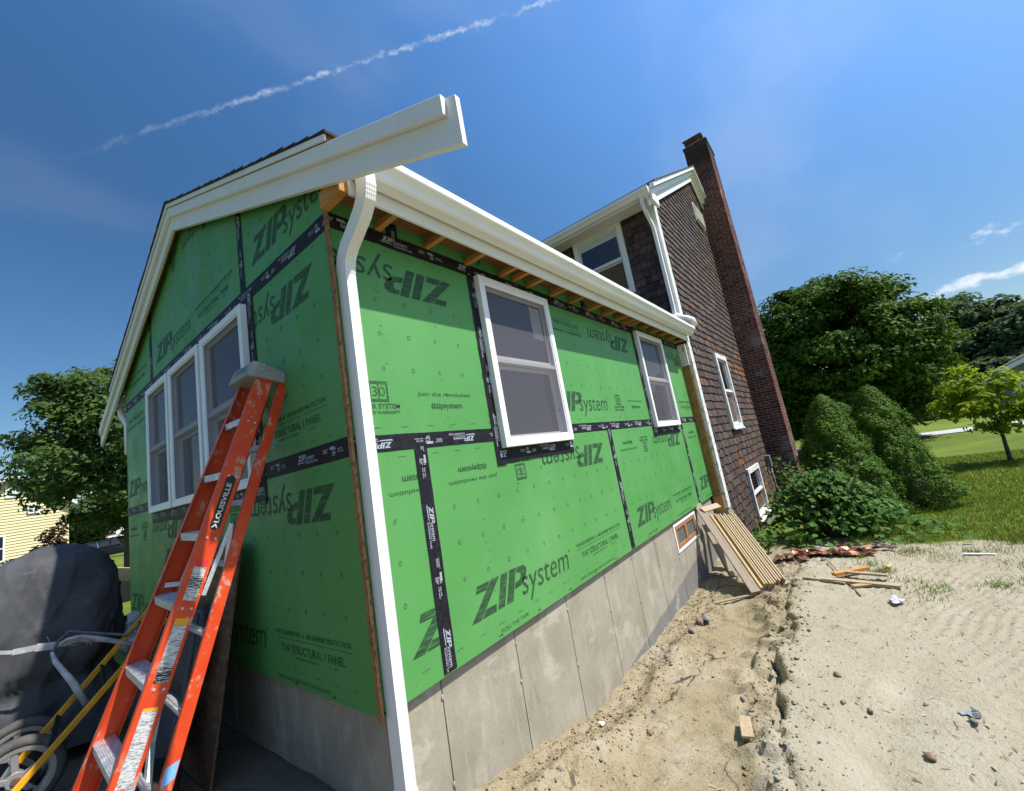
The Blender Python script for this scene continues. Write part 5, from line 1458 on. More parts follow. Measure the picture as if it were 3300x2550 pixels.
# new deck frame beyond the gable
dk = empty('deck_frame', (-0.3, 6.2, -0.5)); tag(dk, 'pale timber deck frame under construction past the gable corner', 'deck frame')
DB = Vector((-0.3, 6.2, -0.5))
def dbar(a, b, u, w, h, nm='joist', mat='deck_lumber'):
    m = MB(); m.bar(Vector(a) - DB, Vector(b) - DB, u, w, h); m.build(nm, mat, dk, bevel=0.003)
dbar((-0.42, 5.35, 0.30), (1.6, 5.42, 0.30), (0, 0, 1), 0.24, 0.038, 'rim_joist')
dbar((-0.42, 5.36, 0.30), (-0.52, 8.6, 0.32), (0, 0, 1), 0.24, 0.038, 'rim_joist')
dbar((-0.05, 5.40, 0.44), (-0.15, 8.6, 0.44), (1, 0, 0), 0.09, 0.04)
dbar((-0.28, 5.40, 0.44), (-0.40, 8.6, 0.44), (1, 0, 0), 0.12, 0.035, 'deck_plank')
dbar((0.3, 5.40, 0.42), (0.25, 8.6, 0.42), (0, 0, 1), 0.18, 0.038)
for (x, y, zt) in ((-0.33, 5.8, 0.78), (-0.36, 5.3, 0.20), (-0.42, 8.4, 0.3), (1.4, 5.4, 0.25)):
    dbar((x, y, -0.7), (x, y, zt), (1, 0, 0), 0.09, 0.09, 'post', 'stake_lumber')

# ================================================================== leaning slatted pallet and plank by the foundation
VD = Vector((1.03, 0.69, 0.78)); VDn = VD.normalized()
WDv = Vector((0.25, -0.17, 0)).normalized()
pal = empty('slatted_pallet', (4.25, -0.85, gzf(4.25, -0.85))); tag(pal, 'stack of weathered wooden slats on cleats leaning against the foundation', 'pallet')
PB = pal.location.copy()
NRM = WDv.cross(VDn); NRM = NRM if NRM.z > 0 else -NRM
b0 = Vector((4.20, -0.77, gzf(4.3, -0.85) + 0.03))
for i in range(9):
    s0 = b0 + WDv * (0.008 + 0.035 * i) + VDn * random.uniform(-0.02, 0.015)
    m = MB(); m.bar(s0 - PB, s0 + VDn * (1.16 - 0.05 * (i > 4) + random.uniform(-0.02, 0.02)) - PB, WDv, 0.020, 0.085 + random.uniform(-.006, .006)); m.build('slat', 'pale_lumber' if i % 3 else 'deck_lumber', pal, bevel=0.004)
for k, t in enumerate((0.03, 0.40, 0.78, 1.10)):
    s0 = b0 + VDn * t - NRM * 0.062 - WDv * 0.07
    m = MB(); m.bar(s0 - PB, s0 + WDv * 0.44 - PB, VDn, 0.085, 0.038); m.build('cleat', 'grey_lumber', pal, bevel=0.003)
for j in (0, 1, 2):
    s0 = b0 - WDv * (0.035 + 0.032 * j) - NRM * (0.02 + 0.022 * j)
    m = MB(); m.bar(s0 - PB, s0 + VDn * 1.22 - PB, WDv, 0.032, 0.07); m.build('slat', ('deck_lumber', 'grey_lumber', 'dark_lumber')[j], pal, bevel=0.003)
pk = empty('leaning_plank', (4.1, -0.72, gzf(4.1, -0.72))); tag(pk, 'long rough wooden plank leaning against the foundation left of the slats', 'plank')
PKB = pk.location.copy(); s0 = Vector((4.12, -0.70, gzf(4.1, -0.72) + 0.02))
m = MB(); m.bar(s0 - PKB, s0 + VDn * 1.52 - PKB, WDv * 0.75 + Vector((0, 0, 0.25)), 0.10, 0.03); m.build('board', 'grey_lumber', pk, bevel=0.004)
m = MB(); q = s0 + VDn * 1.35; m.bar(q - PKB + NRM * 0.03, q + WDv * 0.30 + VDn * 0.02 - PKB + NRM * 0.03, VDn, 0.09, 0.02); m.build('nailed_cleat', 'pale_lumber', pk, bevel=0.003)
for k, (a, b, lab) in enumerate((((4.95, -0.30), (5.25, -0.02), 'dark short board propped in the shade behind the leaning plank'), ((5.3, -0.34), (5.45, -0.02), 'pale short board propped in the shade behind the slats'))):
    za = gzf(*a); m = MB(); m.bar((a[0], a[1], za + 0.01), (b[0], b[1], za + 0.62), (0.8, -0.4, 0), 0.12, 0.025)
    o = m.build('propped_board', ['grey_lumber', 'pale_lumber'][k]); tag(o, lab, 'board', 'boards propped in the corner')

# ================================================================== scrap on the dirt
def at_ground(px, py):
    """where the photograph ray through a pixel meets the ground"""
    d = cd + cr * ((px - 1650) / 1360.78) - cu * ((py - 1275) / 1360.78)
    ts = 0.5 * 1.006 ** np.arange(0, 850)
    qx, qy, qz = CAM.x + d.x * ts, CAM.y + d.y * ts, CAM.z + d.z * ts
    hit = np.argmax(qz < gz(qx, qy)); return CAM + d * float(ts[hit])
def plank_between(pa, pb, w, h, mat, label, lift=0.0, name='scrap_board', group='scrap boards on the dirt'):
    a = at_ground(*pa); b = at_ground(*pb); a.z = gzf(a.x, a.y) + h / 2 + 0.005 + lift; b.z = gzf(b.x, b.y) + h / 2 + 0.005 + lift
    m = MB(); c_ = (a + b) / 2; side = (b - a).cross(Vector((0, 0, 1)))
    m.bar(a - c_, b - c_, side, w, h); o = m.build(name, mat, bevel=0.003, loc=c_); tag(o, label, 'board', group); return o
plank_between((2650, 1875), (2905, 1898), 0.075, 0.03, 'pale_lumber', 'longest pale scrap board lying on the dirt beyond the slats')
plank_between((2590, 1868), (2725, 1888), 0.03, 0.02, 'grey_lumber', 'thin grey stick lying in front of the longest scrap board')
plank_between((2690, 1865), (2800, 1845), 0.06, 0.035, 'orange_lumber', 'split orange scrap of wood behind the longest scrap board', 0.02)
plank_between((2720, 1862), (2870, 1878), 0.05, 0.02, 'pale_lumber', 'narrow pale offcut crossing the pile of scrap boards', 0.035)
plank_between((2750, 1897), (2830, 1890), 0.06, 0.02, 'deck_lumber', 'short tan offcut partly under the longest scrap board')
plank_between((2305, 1950), (2440, 1918), 0.035, 0.015, 'pale_lumber', 'thin lath lying on the soil in front of the leaning plank')
o = plank_between((2404, 2330), (2415, 2395), 0.065, 0.014, 'pale_lumber', 'small flat wood shim on the trench floor near the crack', 0.015)
# steel rod
a = at_ground(2670, 1815); b = at_ground(2775, 1925); m = MB(); c_ = (a + b) / 2; m.tube([a - c_ + Vector((0, 0, 0.03)), b - c_ + Vector((0, 0, 0.012))], 0.006, 6); o = m.build('steel_rod', 'rusty_steel', loc=c_); tag(o, 'thin rusty rod lying across the dirt by the scrap boards', 'rod')
# copper flashing, crumpled, and dark strips
def crumple(pa, pb, width, mat, name, label, cat, seed, amp=0.05, lift=0.0):
    a = at_ground(*pa); b = at_ground(*pb); d = (b - a); L = d.length; d.normalize(); s_ = d.cross(Vector((0, 0, 1))).normalized()
    q = random.Random(seed); N, M_ = max(6, int(L / 0.05)), 5; vs = []; fs = []
    c_ = (a + b) / 2; c_.z = gzf(c_.x, c_.y)
    for i in range(N + 1):
        for j in range(M_ + 1):
            pnt = a + d * (L * i / N) + s_ * (width * (j / M_ - 0.5)) + d * q.uniform(-.02, .02) + s_ * q.uniform(-.015, .015)
            z = gzf(pnt.x, pnt.y) + 0.012 + lift + amp * abs(q.gauss(0, 0.5)) + amp * 0.9 * (1 + math.sin(j * 2.2 + i * 0.5)) * 0.5
            vs.append((pnt.x - c_.x, pnt.y - c_.y, z - c_.z))
    for i in range(N):
        for j in range(M_): fs.append((i * (M_ + 1) + j, (i + 1) * (M_ + 1) + j, (i + 1) * (M_ + 1) + j + 1, i * (M_ + 1) + j + 1))
    m = MB(); m.add(vs, fs); o = m.build(name, mat, loc=c_)
    sd = o.modifiers.new('thick', 'SOLIDIFY'); sd.thickness = 0.004
    tag(o, label, cat); return o
crumple((2560, 1805), (2820, 1785), 0.22, 'copper', 'copper_sheet', 'crumpled shiny copper flashing lying along the lawn edge', 'flashing', 1, 0.035)
crumple((2700, 1788), (2890, 1776), 0.10, 'dark_lumber', 'flashing_strip', 'long dark metal strip lying behind the copper flashing', 'flashing', 2, 0.02, 0.02)
crumple((2500, 1815), (2600, 1812), 0.18, 'dark_lumber', 'bark_strip', 'dark brown strip lying between the slats and the copper', 'strip', 3, 0.03)
# metal connector, stones and small litter
def on_ground(px, py): q = at_ground(px, py); q.z = gzf(q.x, q.y); return q
q = on_ground(3135, 2310); m = MB()
m.box(-0.035, 0.02, -0.02, 0.02, 0.008, 0.011); m.box(-0.035, -0.032, -0.02, 0.02, 0.011, 0.035); m.box(0.0, 0.035, 0.021, 0.045, 0.006, 0.009); m.box(0.02, 0.04, -0.045, -0.021, 0.012, 0.015); m.box(-0.01, 0.03, -0.03, -0.0205, 0.008, 0.03)
o = m.build('metal_connector', 'galvanised', loc=q, rotz=0.5); tag(o, 'bent galvanised metal connector lying on the bare dirt at right', 'bracket')
STONES = [(3143, 2335, 0.022, 'grey_stone', 'round grey stone touching the metal connector'), (2700, 2182, 0.024, 'brown_stone', 'stone at the end of the drag mark in the dirt'),
          (2275, 2003, 0.055, 'grey_stone', 'large smooth grey stone in the loose soil by the foundation'), (2258, 2015, 0.05, 'brown_stone', 'brown stone beside the large smooth grey stone'),
          (2230, 2040, 0.035, 'grey_stone', 'rough grey stone between the foundation and the large smooth stone'), (2522, 2027, 0.026, 'brown_stone', 'reddish stone lying on the edge of the crack'),
          (2098, 2367, 0.022, 'brown_stone', 'flat brown stone on the trench floor'), (1803, 2485, 0.018, 'grey_stone', 'dark square stone in the loose soil near the foundation'),
          (2395, 2260, 0.018, 'grey_stone', 'small grey stone on the trench floor by the crack'), (2425, 2295, 0.020, 'grey_stone', 'grey pebble just above the small wood shim'),
          (2500, 2495, 0.015, 'grey_stone', 'blue-grey pebble on the trench floor near the bottom of the view'), (3000, 2445, 0.03, 'brown_stone', 'brown clod near the lower right of the dirt'),
          (2985, 2275, 0.012, 'grey_stone', 'tiny dark pebble left of the metal connector'), (2720, 2270, 0.016, 'brown_stone', 'small dark clod in the middle of the bare dirt'),
          (2808, 2302, 0.016, 'brown_stone', 'small clod at the head of the smooth rut'), (2655, 1808, 0.035, 'grey_stone', 'pale rounded stone in front of the copper flashing'),
          (2150, 2120, 0.024, 'grey_stone', 'grey stone in the crumbled soil below the third foundation panel'), (2010, 2310, 0.022, 'grey_stone', 'blue-grey stone in the crumbled soil slope')]
for i, (px, py, r_, mt, lab) in enumerate(STONES):
    q = on_ground(px, py); q.z += r_ * 0.35
    o = lump('stone', q, r_ * 0.8, mt, None, i + 30, (1.3, 0.95, 0.7), 1, 0.75); tag(o, lab, 'stone', 'stones lying about the dirt')
q = on_ground(1942, 2343); m = MB(); m.add([(-.02, -.012, .02), (.012, -.02, .024), (.022, .012, .02), (-.01, .018, .03), (-.02, -.012, .017), (.012, -.02, .021), (.022, .012, .017), (-.01, .018, .027)], [(0, 1, 2, 3), (7, 6, 5, 4), (0, 4, 5, 1), (1, 5, 6, 2), (2, 6, 7, 3), (3, 7, 4, 0)]); o = m.build('paper_scrap', 'chalk_white', loc=q); tag(o, 'small white scrap of paper in the soil below the foundation', 'scrap')
q = on_ground(2890, 1945); o = lump('plastic_scrap', q + Vector((0, 0, .02)), 0.04, 'clear_plastic', None, 71, (1.3, .8, .4), 3, 1.2); tag(o, 'crumpled shiny plastic scrap on the dirt past the scrap boards', 'plastic')
q = on_ground(2865, 1832); o = lump('orange_scrap', q + Vector((0, 0, .02)), 0.03, 'tan_plastic', None, 72, (1.5, .8, .6), 2, 0.5); tag(o, 'orange scrap lying in the grass behind the scrap boards', 'scrap')
plank_between((3105, 1791), (3210, 1792), 0.03, 0.02, 'chalk_white', 'white stick lying at the edge of the lawn', 0.0, 'white_stick', 'sticks')
# loose crumbs of soil and gravel: uncountable
def scatter_rocks(name, pts, rad, mat):
    ico = np.array([(0, 0, 1), (0.9, 0, 0.3), (0.28, 0.85, 0.3), (-0.73, 0.53, 0.3), (-0.73, -0.53, 0.3), (0.28, -0.85, 0.3), (0, 0, -0.6)], float)
    tri = np.array([(0, 1, 2), (0, 2, 3), (0, 3, 4), (0, 4, 5), (0, 5, 1), (6, 2, 1), (6, 3, 2), (6, 4, 3), (6, 5, 4), (6, 1, 5)])
    N = len(pts); jit = 1 + 0.35 * (rng.random((N, 7, 1)) - 0.5)
    an = rng.random(N) * 6.28; ca, sa = np.cos(an), np.sin(an)
    v_ = ico[None] * jit * rad[:, None, None] * np.array([1.2, 0.9, 0.75])
    vx = v_[:, :, 0] * ca[:, None] - v_[:, :, 1] * sa[:, None]; vy = v_[:, :, 0] * sa[:, None] + v_[:, :, 1] * ca[:, None]
    V = np.stack([vx + pts[:, 0:1], vy + pts[:, 1:2], v_[:, :, 2] + pts[:, 2:3] + rad[:, None] * 0.25], 2).reshape(-1, 3)
    F = (tri[None] + (np.arange(N) * 7)[:, None, None]).reshape(-1, 3)
    o = bpy.data.objects.new(name, fast_mesh(name, V, F, mat)); col.objects.link(o); return o
N = 4500
x = rng.uniform(0.1, 5.2, N); y = -np.abs(rng.normal(0.20, 0.16, N)) - 0.0; y = np.clip(y, -1.0, 0.02)
r_ = np.clip(rng.exponential(0.0030, N) + 0.0012, 0, 0.015)
o = scatter_rocks('soil_crumbs', np.stack([x, y, gz(x, y)], 1), r_, 'ground'); tag(o, 'loose crumbs of soil banked along the foundation', 'soil', kind='stuff')
N = 2600
x = rng.uniform(0.4, 5.6, N); y = crack_y(x) + rng.normal(0.04, 0.10, N); r_ = np.clip(rng.exponential(0.0035, N) + 0.0015, 0, 0.022)
o = scatter_rocks('crack_clods', np.stack([x, y, gz(x, y)], 1), r_, 'ground'); tag(o, 'broken clods of soil along the crack in the dirt', 'soil', kind='stuff')
N = 900
x = rng.uniform(0.3, 6.5, N); y = rng.uniform(-5.0, -0.5, N); r_ = np.clip(rng.exponential(0.0022, N) + 0.001, 0, 0.012)
o = scatter_rocks('gravel', np.stack([x, y, gz(x, y)], 1), r_, 'grey_stone'); tag(o, 'scattered grey gravel over the bare dirt', 'gravel', kind='stuff')

def straw(name, x, y, ln, w, mat, label):
    N = len(x); an = rng.random(N) * 6.28; z = gz(x, y) + 0.004 + 0.004 * rng.random(N)
    d = np.stack([np.cos(an), np.sin(an), 0.25 * (rng.random(N) - 0.5)], 1) * ln[:, None] / 2; q = np.stack([-np.sin(an), np.cos(an), 0 * an], 1) * w[:, None] / 2
    c_ = np.stack([x, y, z], 1); V = np.stack([c_ - d - q, c_ + d - q * 0.6, c_ + d + q * 0.6, c_ - d + q + np.array([0, 0, 0.002])], 1).reshape(-1, 3)
    o = bpy.data.objects.new(name, fast_mesh(name, V, np.arange(N * 4).reshape(-1, 4), mat)); col.objects.link(o); tag(o, label, 'debris', kind='stuff')
N = 4200; x = rng.uniform(0.6, 6.8, N); y = rng.uniform(-5.2, -0.6, N); k = rng.random(N) < np.clip(0.15 + 0.9 * (vnoise(x, y, 0.7, 31) + 0.35) + 0.25 * (y < crack_y(x)), 0, 1); x, y = x[k], y[k]
straw('dry_debris', x, y, 0.008 + 0.035 * rng.random(len(x)) ** 3, 0.003 + 0.004 * rng.random(len(x)), 'dark_lumber', 'fine dark twigs and chips strewn over the bare dirt')
N = 900; x = rng.uniform(0.8, 6.5, N); y = rng.uniform(-5.2, -0.5, N)
straw('wood_chips', x, y, 0.010 + 0.03 * rng.random(N) ** 2, 0.004 + 0.006 * rng.random(N), 'pale_lumber', 'pale wood chips strewn over the bare dirt')

# ================================================================== vegetation
def leaf_cloud(pos, nrm, size, asp=1.7, fold=0.25):
    """diamond leaves: pos (N,3), nrm (N,3), size (N,)"""
    N = len(pos)
    nrm = nrm / (np.linalg.norm(nrm, axis=1, keepdims=True) + 1e-9)
    a = rng.normal(size=(N, 3)); t = a - nrm * (a * nrm).sum(1, keepdims=True); t /= np.linalg.norm(t, axis=1, keepdims=True) + 1e-9
    b = np.cross(nrm, t); s = size[:, None]
    v0 = pos - t * s * 0.5 * asp; v2 = pos + t * s * 0.5 * asp
    v1 = pos + b * s * 0.5 + nrm * s * fold; v3 = pos - b * s * 0.5 + nrm * s * fold
    V = np.stack([v0, v1, v2, v3], 1).reshape(-1, 3)
    F = (np.array([[0, 1, 2], [0, 2, 3]])[None] + (np.arange(N) * 4)[:, None, None]).reshape(-1, 3)
    return V, F
def crown(center, radii, nclump, per, clump_r, leaf, shell=(0.62, 1.0), seed=1, droop=0.0, bumps=0.18, zmin=None):
    g = np.random.default_rng(seed)
    d = g.normal(size=(nclump, 3)); d /= np.linalg.norm(d, axis=1, keepdims=True)
    lump_ = 1 + bumps * np.sin(d[:, 0] * 5 + seed) * np.sin(d[:, 1] * 4.3 + 2 * seed) + bumps * 0.7 * np.sin(d[:, 2] * 6 + d[:, 0] * 4)
    rad = (shell[0] + (shell[1] - shell[0]) * g.random(nclump) ** 0.6) * lump_
    cc = np.array(center) + d * np.array(radii) * rad[:, None]
    if zmin is not None: cc[:, 2] = np.maximum(cc[:, 2], zmin + g.random(nclump) * 0.4)
    cr_ = clump_r * (0.6 + 0.8 * g.random(nclump))
    e = g.normal(size=(nclump, per, 3)); e /= np.linalg.norm(e, axis=2, keepdims=True)
    rr_ = g.random((nclump, per, 1)) ** 0.45
    pos = cc[:, None] + e * rr_ * cr_[:, None, None] * np.array([1.15, 1.15, 0.62])
    pos[..., 2] -= droop * (rr_[..., 0] ** 2) * cr_[:, None]
    out_ = (cc - np.array(center)) / np.array(radii)
    nrm = e * 0.6 + out_[:, None] * 0.5 + np.array([0, 0, 0.55]) + g.normal(size=e.shape) * 0.45
    size = leaf * (0.6 + 0.8 * g.random(nclump * per))
    return leaf_cloud(pos.reshape(-1, 3), nrm.reshape(-1, 3), size), cc
def tree(name, label, cat, base, trunk_h, trunk_r, center, radii, nclump, per, clump_r, leaf, mat, seed, group=None, shell=(0.62, 1.0), droop=0.1, nlimb=14, bumps=0.18, zmin=None):
    root = empty(name, base); tag(root, label, cat, group)
    (V, F), cc = crown(center, radii, nclump, per, clump_r, leaf, shell, seed, droop, bumps, zmin)
    V = V - np.array(base)
    me = fast_mesh('crown', V, F, mat); o = bpy.data.objects.new('crown', me); col.objects.link(o); o.parent = root
    g = random.Random(seed); m = MB(); B = Vector(base); top = Vector(center) + Vector((0, 0, radii[2] * 0.35))
    mid_ = B.lerp(top, 0.5) + Vector((g.uniform(-.15, .15), g.uniform(-.15, .15), 0)) * trunk_h * 0.3
    m.tube([Vector((0, 0, -0.15)), (B.lerp(mid_, 0.15) - B) * 1.0, mid_ - B, top - B], [trunk_r * 1.35, trunk_r, trunk_r * 0.65, trunk_r * 0.15], 9)
    tr_ = m.build('trunk', 'bark', root, smooth=True)
    m = MB()
    for k in range(nlimb):
        c_ = Vector(cc[g.randrange(len(cc))]); s_ = B.lerp(top, g.uniform(0.35, 0.85)); c_ = s_.lerp(c_, 0.72); q = s_.lerp(c_, 0.55) + Vector((0, 0, 0.08 * (c_ - s_).length))
        rr_ = trunk_r * g.uniform(0.22, 0.4); m.tube([s_ - B, q - B, c_ - B], [rr_, rr_ * 0.6, rr_ * 0.15], 6)
    m.build('limbs', 'bark', tr_, smooth=True)
    return root
def polar(az, d, z=None):
    x = CAM.x + d * math.cos(R(az)); y = CAM.y + d * math.sin(R(az)); return (x, y, gzf(x, y) if z is None else z)
# right: broad maple
b = polar(-0.6, 27); tree('maple_tree', 'broad dense green maple tree behind the two conifers', 'tree', b, 7, 0.28, (b[0], b[1], 3.55), (3.8, 4.2, 4.15), 520, 170, 0.68, 0.125, 'maple_leaf', 3, shell=(0.50, 1.0), bumps=0.07, zmin=-0.1)
# darker trees beyond the road
for (az, d, top, rad, seed, lab) in ((-10.6, 52, 8.8, 3.1, 11, 'tall dark tree with an open top behind the young tree'), (-8.2, 60, 7.0, 3.0, 12, 'dark tree between the maple and the tall dark tree'),
                                     (-13.6, 50, 6.4, 3.3, 13, 'dark tree above the grey house at the right edge'), (-16.5, 52, 7.0, 3.8, 14, 'dark tree right of the grey house roof'),
                                     (-5.5, 66, 6.0, 3.4, 15, 'dark tree mostly hidden behind the maple')):
    b = polar(az, d); cz = (top + b[2]) / 2 + 0.5
    tree('background_tree', lab, 'tree', b, top, 0.3, (b[0], b[1], cz), (rad, rad, (top - cz) * 0.92), 170, 130, 0.95, 0.24, 'wood_leaf', seed, 'trees beyond the driveway', shell=(0.45, 1.0), bumps=0.28)
# undergrowth closing the gap under those trees
(V, F), cc = crown((44, -8.5, 0.4), (2.5, 15, 2.2), 260, 90, 0.9, 0.34, (0.3, 1.0), 21, zmin=-0.8)
o = bpy.data.objects.new('woodland_undergrowth', fast_mesh('woodland_undergrowth', V, F, 'wood_leaf')); col.objects.link(o); tag(o, 'dark mass of undergrowth at the edge of the far wood', 'undergrowth', kind='stuff')
# young tree on the lawn
b = polar(-10.4, 15.8); tree('young_tree', 'small young tree with bright yellow-green leaves on the lawn', 'tree', b, 1.3, 0.045, (b[0] + 0.0, b[1] + 0.05, b[2] + 1.60), (0.82, 0.82, 0.80), 60, 46, 0.22, 0.085, 'young_leaf', 31, shell=(0.35, 1.0), nlimb=16, bumps=0.3)
# left: birch-like tree, a red-leaved shrub
b = polar(80.0, 21); tree('tall_leafy_tree', 'tall leafy green tree left of the gable', 'tree', b, 6, 0.22, (b[0], b[1], 4.35), (3.0, 3.0, 2.95), 300, 160, 0.52, 0.095, 'birch_leaf', 41, shell=(0.35, 1.0), droop=0.25, bumps=0.16)
b = polar(85.7, 16.5); tree('red_leaved_shrub', 'dark red-leaved shrub in front of the yellow house', 'shrub', b, 1.2, 0.06, (b[0], b[1], b[2] + 1.25), (0.60, 0.6, 1.0), 60, 90, 0.22, 0.07, 'red_leaf', 51, shell=(0.4, 1.0))
b = polar(81.8, 84); tree('roadside_tree', 'dark green tree shading the lawn behind the parked car', 'tree', (b[0] + 1, b[1] + 6, b[2]), 5, 0.2, (b[0] + 1, b[1] + 6, 3.6), (6.5, 5.5, 4.2), 150, 90, 1.4, 0.4, 'wood_leaf', 52, shell=(0.4, 1.0))
# conifers beside the chimney: columns of needle tufts
def spruce(label, base, h, r, seed, lean=(0, 0)):
    g = np.random.default_rng(seed); root = empty('dwarf_spruce', base); tag(root, label, 'conifer', 'dwarf conifers beside the chimney')
    nt = 5200
    t = g.random(nt) ** 0.85; an = g.random(nt) * 2 * math.pi
    prof_ = r * np.clip(1 - t ** 1.35, 0.0, 1) ** 0.72 * (0.95 + 0.04 * g.random(nt) + 0.12 * np.sin(an * 3 + seed + 4 * t) + 0.09 * np.sin(an * 7 + 9 * t) * np.sin(23 * t + an) + 0.07 * np.sin(31 * t + 5 * an + seed) + 0.55 * vnoise(an * r / 0.20, t * h / 0.17, 1.0, seed + 40) * (0.4 + 0.6 * np.minimum(1, 3 * (1 - t))) + 0.22 * vnoise(an * r / 0.07, t * h / 0.07, 1.0, seed + 50))
    c_ = np.stack([np.cos(an) * prof_ + lean[0] * t * h, np.sin(an) * prof_ + lean[1] * t * h, t * h], 1)
    out_ = np.stack([np.cos(an), np.sin(an), np.full(nt, 0.35)], 1)
    per = 16
    e = g.normal(size=(nt, per, 3)); pos = c_[:, None] + e * 0.027 + out_[:, None] * (g.random((nt, per, 1)) * 0.05 - 0.02)
    nrm = out_[:, None] * 0.7 + e * 0.8 + np.array([0, 0, 0.35])
    V, F = leaf_cloud(pos.reshape(-1, 3), nrm.reshape(-1, 3), 0.015 * (0.6 + 0.8 * g.random(nt * per)), 2.8, 0.1)
    o = bpy.data.objects.new('crown', fast_mesh('crown', V, F, 'spruce_needle')); col.objects.link(o); o.parent = root
    m = MB(); m.tube([(0, 0, -0.1), (0, 0, 0.3), (lean[0] * h * .8, lean[1] * h * .8, h * 0.85)], [0.07, 0.06, 0.015], 8); m.build('trunk', 'bark', root)
    # dark inner core of twigs
    m = MB(); pts = [(lean[0] * h * q, lean[1] * h * q, h * q) for q in np.linspace(0.03, 0.93, 12)]
    m.tube(pts, [r * 0.62 * max(0.02, (1 - q ** 1.35)) ** 0.72 for q in np.linspace(0.03, 0.93, 12)], 14); m.build('twigs', 'bark', root, smooth=True)
b = polar(1.55, 9.3); spruce('nearer dense dwarf conifer right beside the chimney', b, 1.30 - b[2] - 0.08, 0.66, 1)
b = polar(-2.4, 10.2); spruce('taller dense dwarf conifer on the lawn side', b, 1.26 - b[2], 0.72, 2)
b = polar(0.2, 10.9); spruce('third dwarf conifer peeping between the other two', b, 1.05 - b[2], 0.60, 3)
# broad-leaved bush in front of the conifers
root = empty('leafy_bush', (6.95, -1.35, gzf(6.95, -1.35))); tag(root, 'sprawling broad-leaved green bush at the corner of the shingled house', 'bush')
g = np.random.default_rng(61); N = 2500
cx = 6.95 + 0.36 * g.normal(size=N); cy = -1.42 + 0.40 * g.normal(size=N)
hgt = np.clip(1.0 - 0.55 * ((cx - 7.1) / 0.9) ** 2 - 0.50 * ((cy + 1.3) / 0.8) ** 2, 0.08, 1)
cz = g.random(N) ** 0.55 * hgt
pos = np.stack([cx, cy, cz + gz(cx, cy)], 1) - np.array(root.location)
nrm = np.stack([g.normal(size=N) * 0.5 - 0.25, g.normal(size=N) * 0.5 - 0.35, 0.65 + 0.4 * g.random(N)], 1)
V, F = leaf_cloud(pos, nrm, 0.078 * (0.55 + 0.9 * g.random(N)), 1.3, 0.18)
o = bpy.data.objects.new('leaves', fast_mesh('leaves', V, F, 'bush_leaf')); col.objects.link(o); o.parent = root
m = MB(); V2 = []
q = random.Random(5)
for k in range(64):
    a = q.uniform(0, 6.28); r1 = q.uniform(0.2, 0.95); tip = Vector((math.cos(a) * r1 * 0.8, math.sin(a) * r1, q.uniform(0.55, 1.35) - 0.35 * r1 + 0.1))
    s_ = Vector((math.cos(a) * 0.15, math.sin(a) * 0.15, 0)); m.tube([s_, s_.lerp(tip, 0.6) + Vector((0, 0, 0.12)), tip], [0.009, 0.006, 0.003], 5)
    for j in range(9):
        V2.append(tip.lerp(s_, j * 0.055) + Vector((q.gauss(0, .035), q.gauss(0, .035), q.gauss(0.02, .02))))
m.build('stems', 'bark', root)
V2 = np.array([tuple(v_) for v_ in V2]); nn = np.stack([g.normal(size=len(V2)) * .5, g.normal(size=len(V2)) * .5 - .2, np.full(len(V2), .9)], 1)
V, F = leaf_cloud(V2, nn, 0.058 * (0.6 + 0.7 * g.random(len(V2))), 1.4, 0.15); o = bpy.data.objects.new('shoot_leaves', fast_mesh('shoot_leaves', V, F, 'bush_leaf')); col.objects.link(o); o.parent = root
sel = pos[g.choice(N, 70)] + g.normal(size=(70, 3)) * 0.02; sel = np.repeat(sel, 6, 0) + g.normal(size=(420, 3)) * 0.015
V, F = leaf_cloud(sel, g.normal(size=(420, 3)) + np.array([0, -.4, .5]), np.full(420, 0.016), 1.1, 0.2); o = bpy.data.objects.new('dried_flowers', fast_mesh('dried_flowers', V, F, 'berry')); col.objects.link(o); o.parent = root
for (x, y, hh_, lab) in ((5.75, -0.62, 0.30, 'small bright green weed at the foot of the shingled wall'), (6.05, -0.95, 0.22, 'small leafy weed in front of the bush')):
    z = gzf(x, y); rt = empty('weed', (x, y, z)); tag(rt, lab, 'weed'); m = MB(); P_ = []
    for k in range(9):
        a = q.uniform(0, 6.28); tip = Vector((math.cos(a) * hh_ * .4, math.sin(a) * hh_ * .4, hh_ * q.uniform(.6, 1))); m.tube([(0, 0, 0), tip * .6, tip], [.004, .003, .002], 4)
        for j in range(9): P_.append(tip * (0.35 + .65 * j / 8) + Vector((q.gauss(0, .025), q.gauss(0, .025), q.gauss(0, .015))))
    m.build('stems', 'young_leaf', rt); P_ = np.array([tuple(v_) for v_ in P_]); nn = np.stack([g.normal(size=len(P_)) * .5, g.normal(size=len(P_)) * .5 - .2, np.full(len(P_), .9)], 1)
    V, F = leaf_cloud(P_, nn, np.full(len(P_), 0.04), 1.8, .15); o = bpy.data.objects.new('leaves', fast_mesh('leaves', V, F, 'bush_leaf')); col.objects.link(o); o.parent = rt
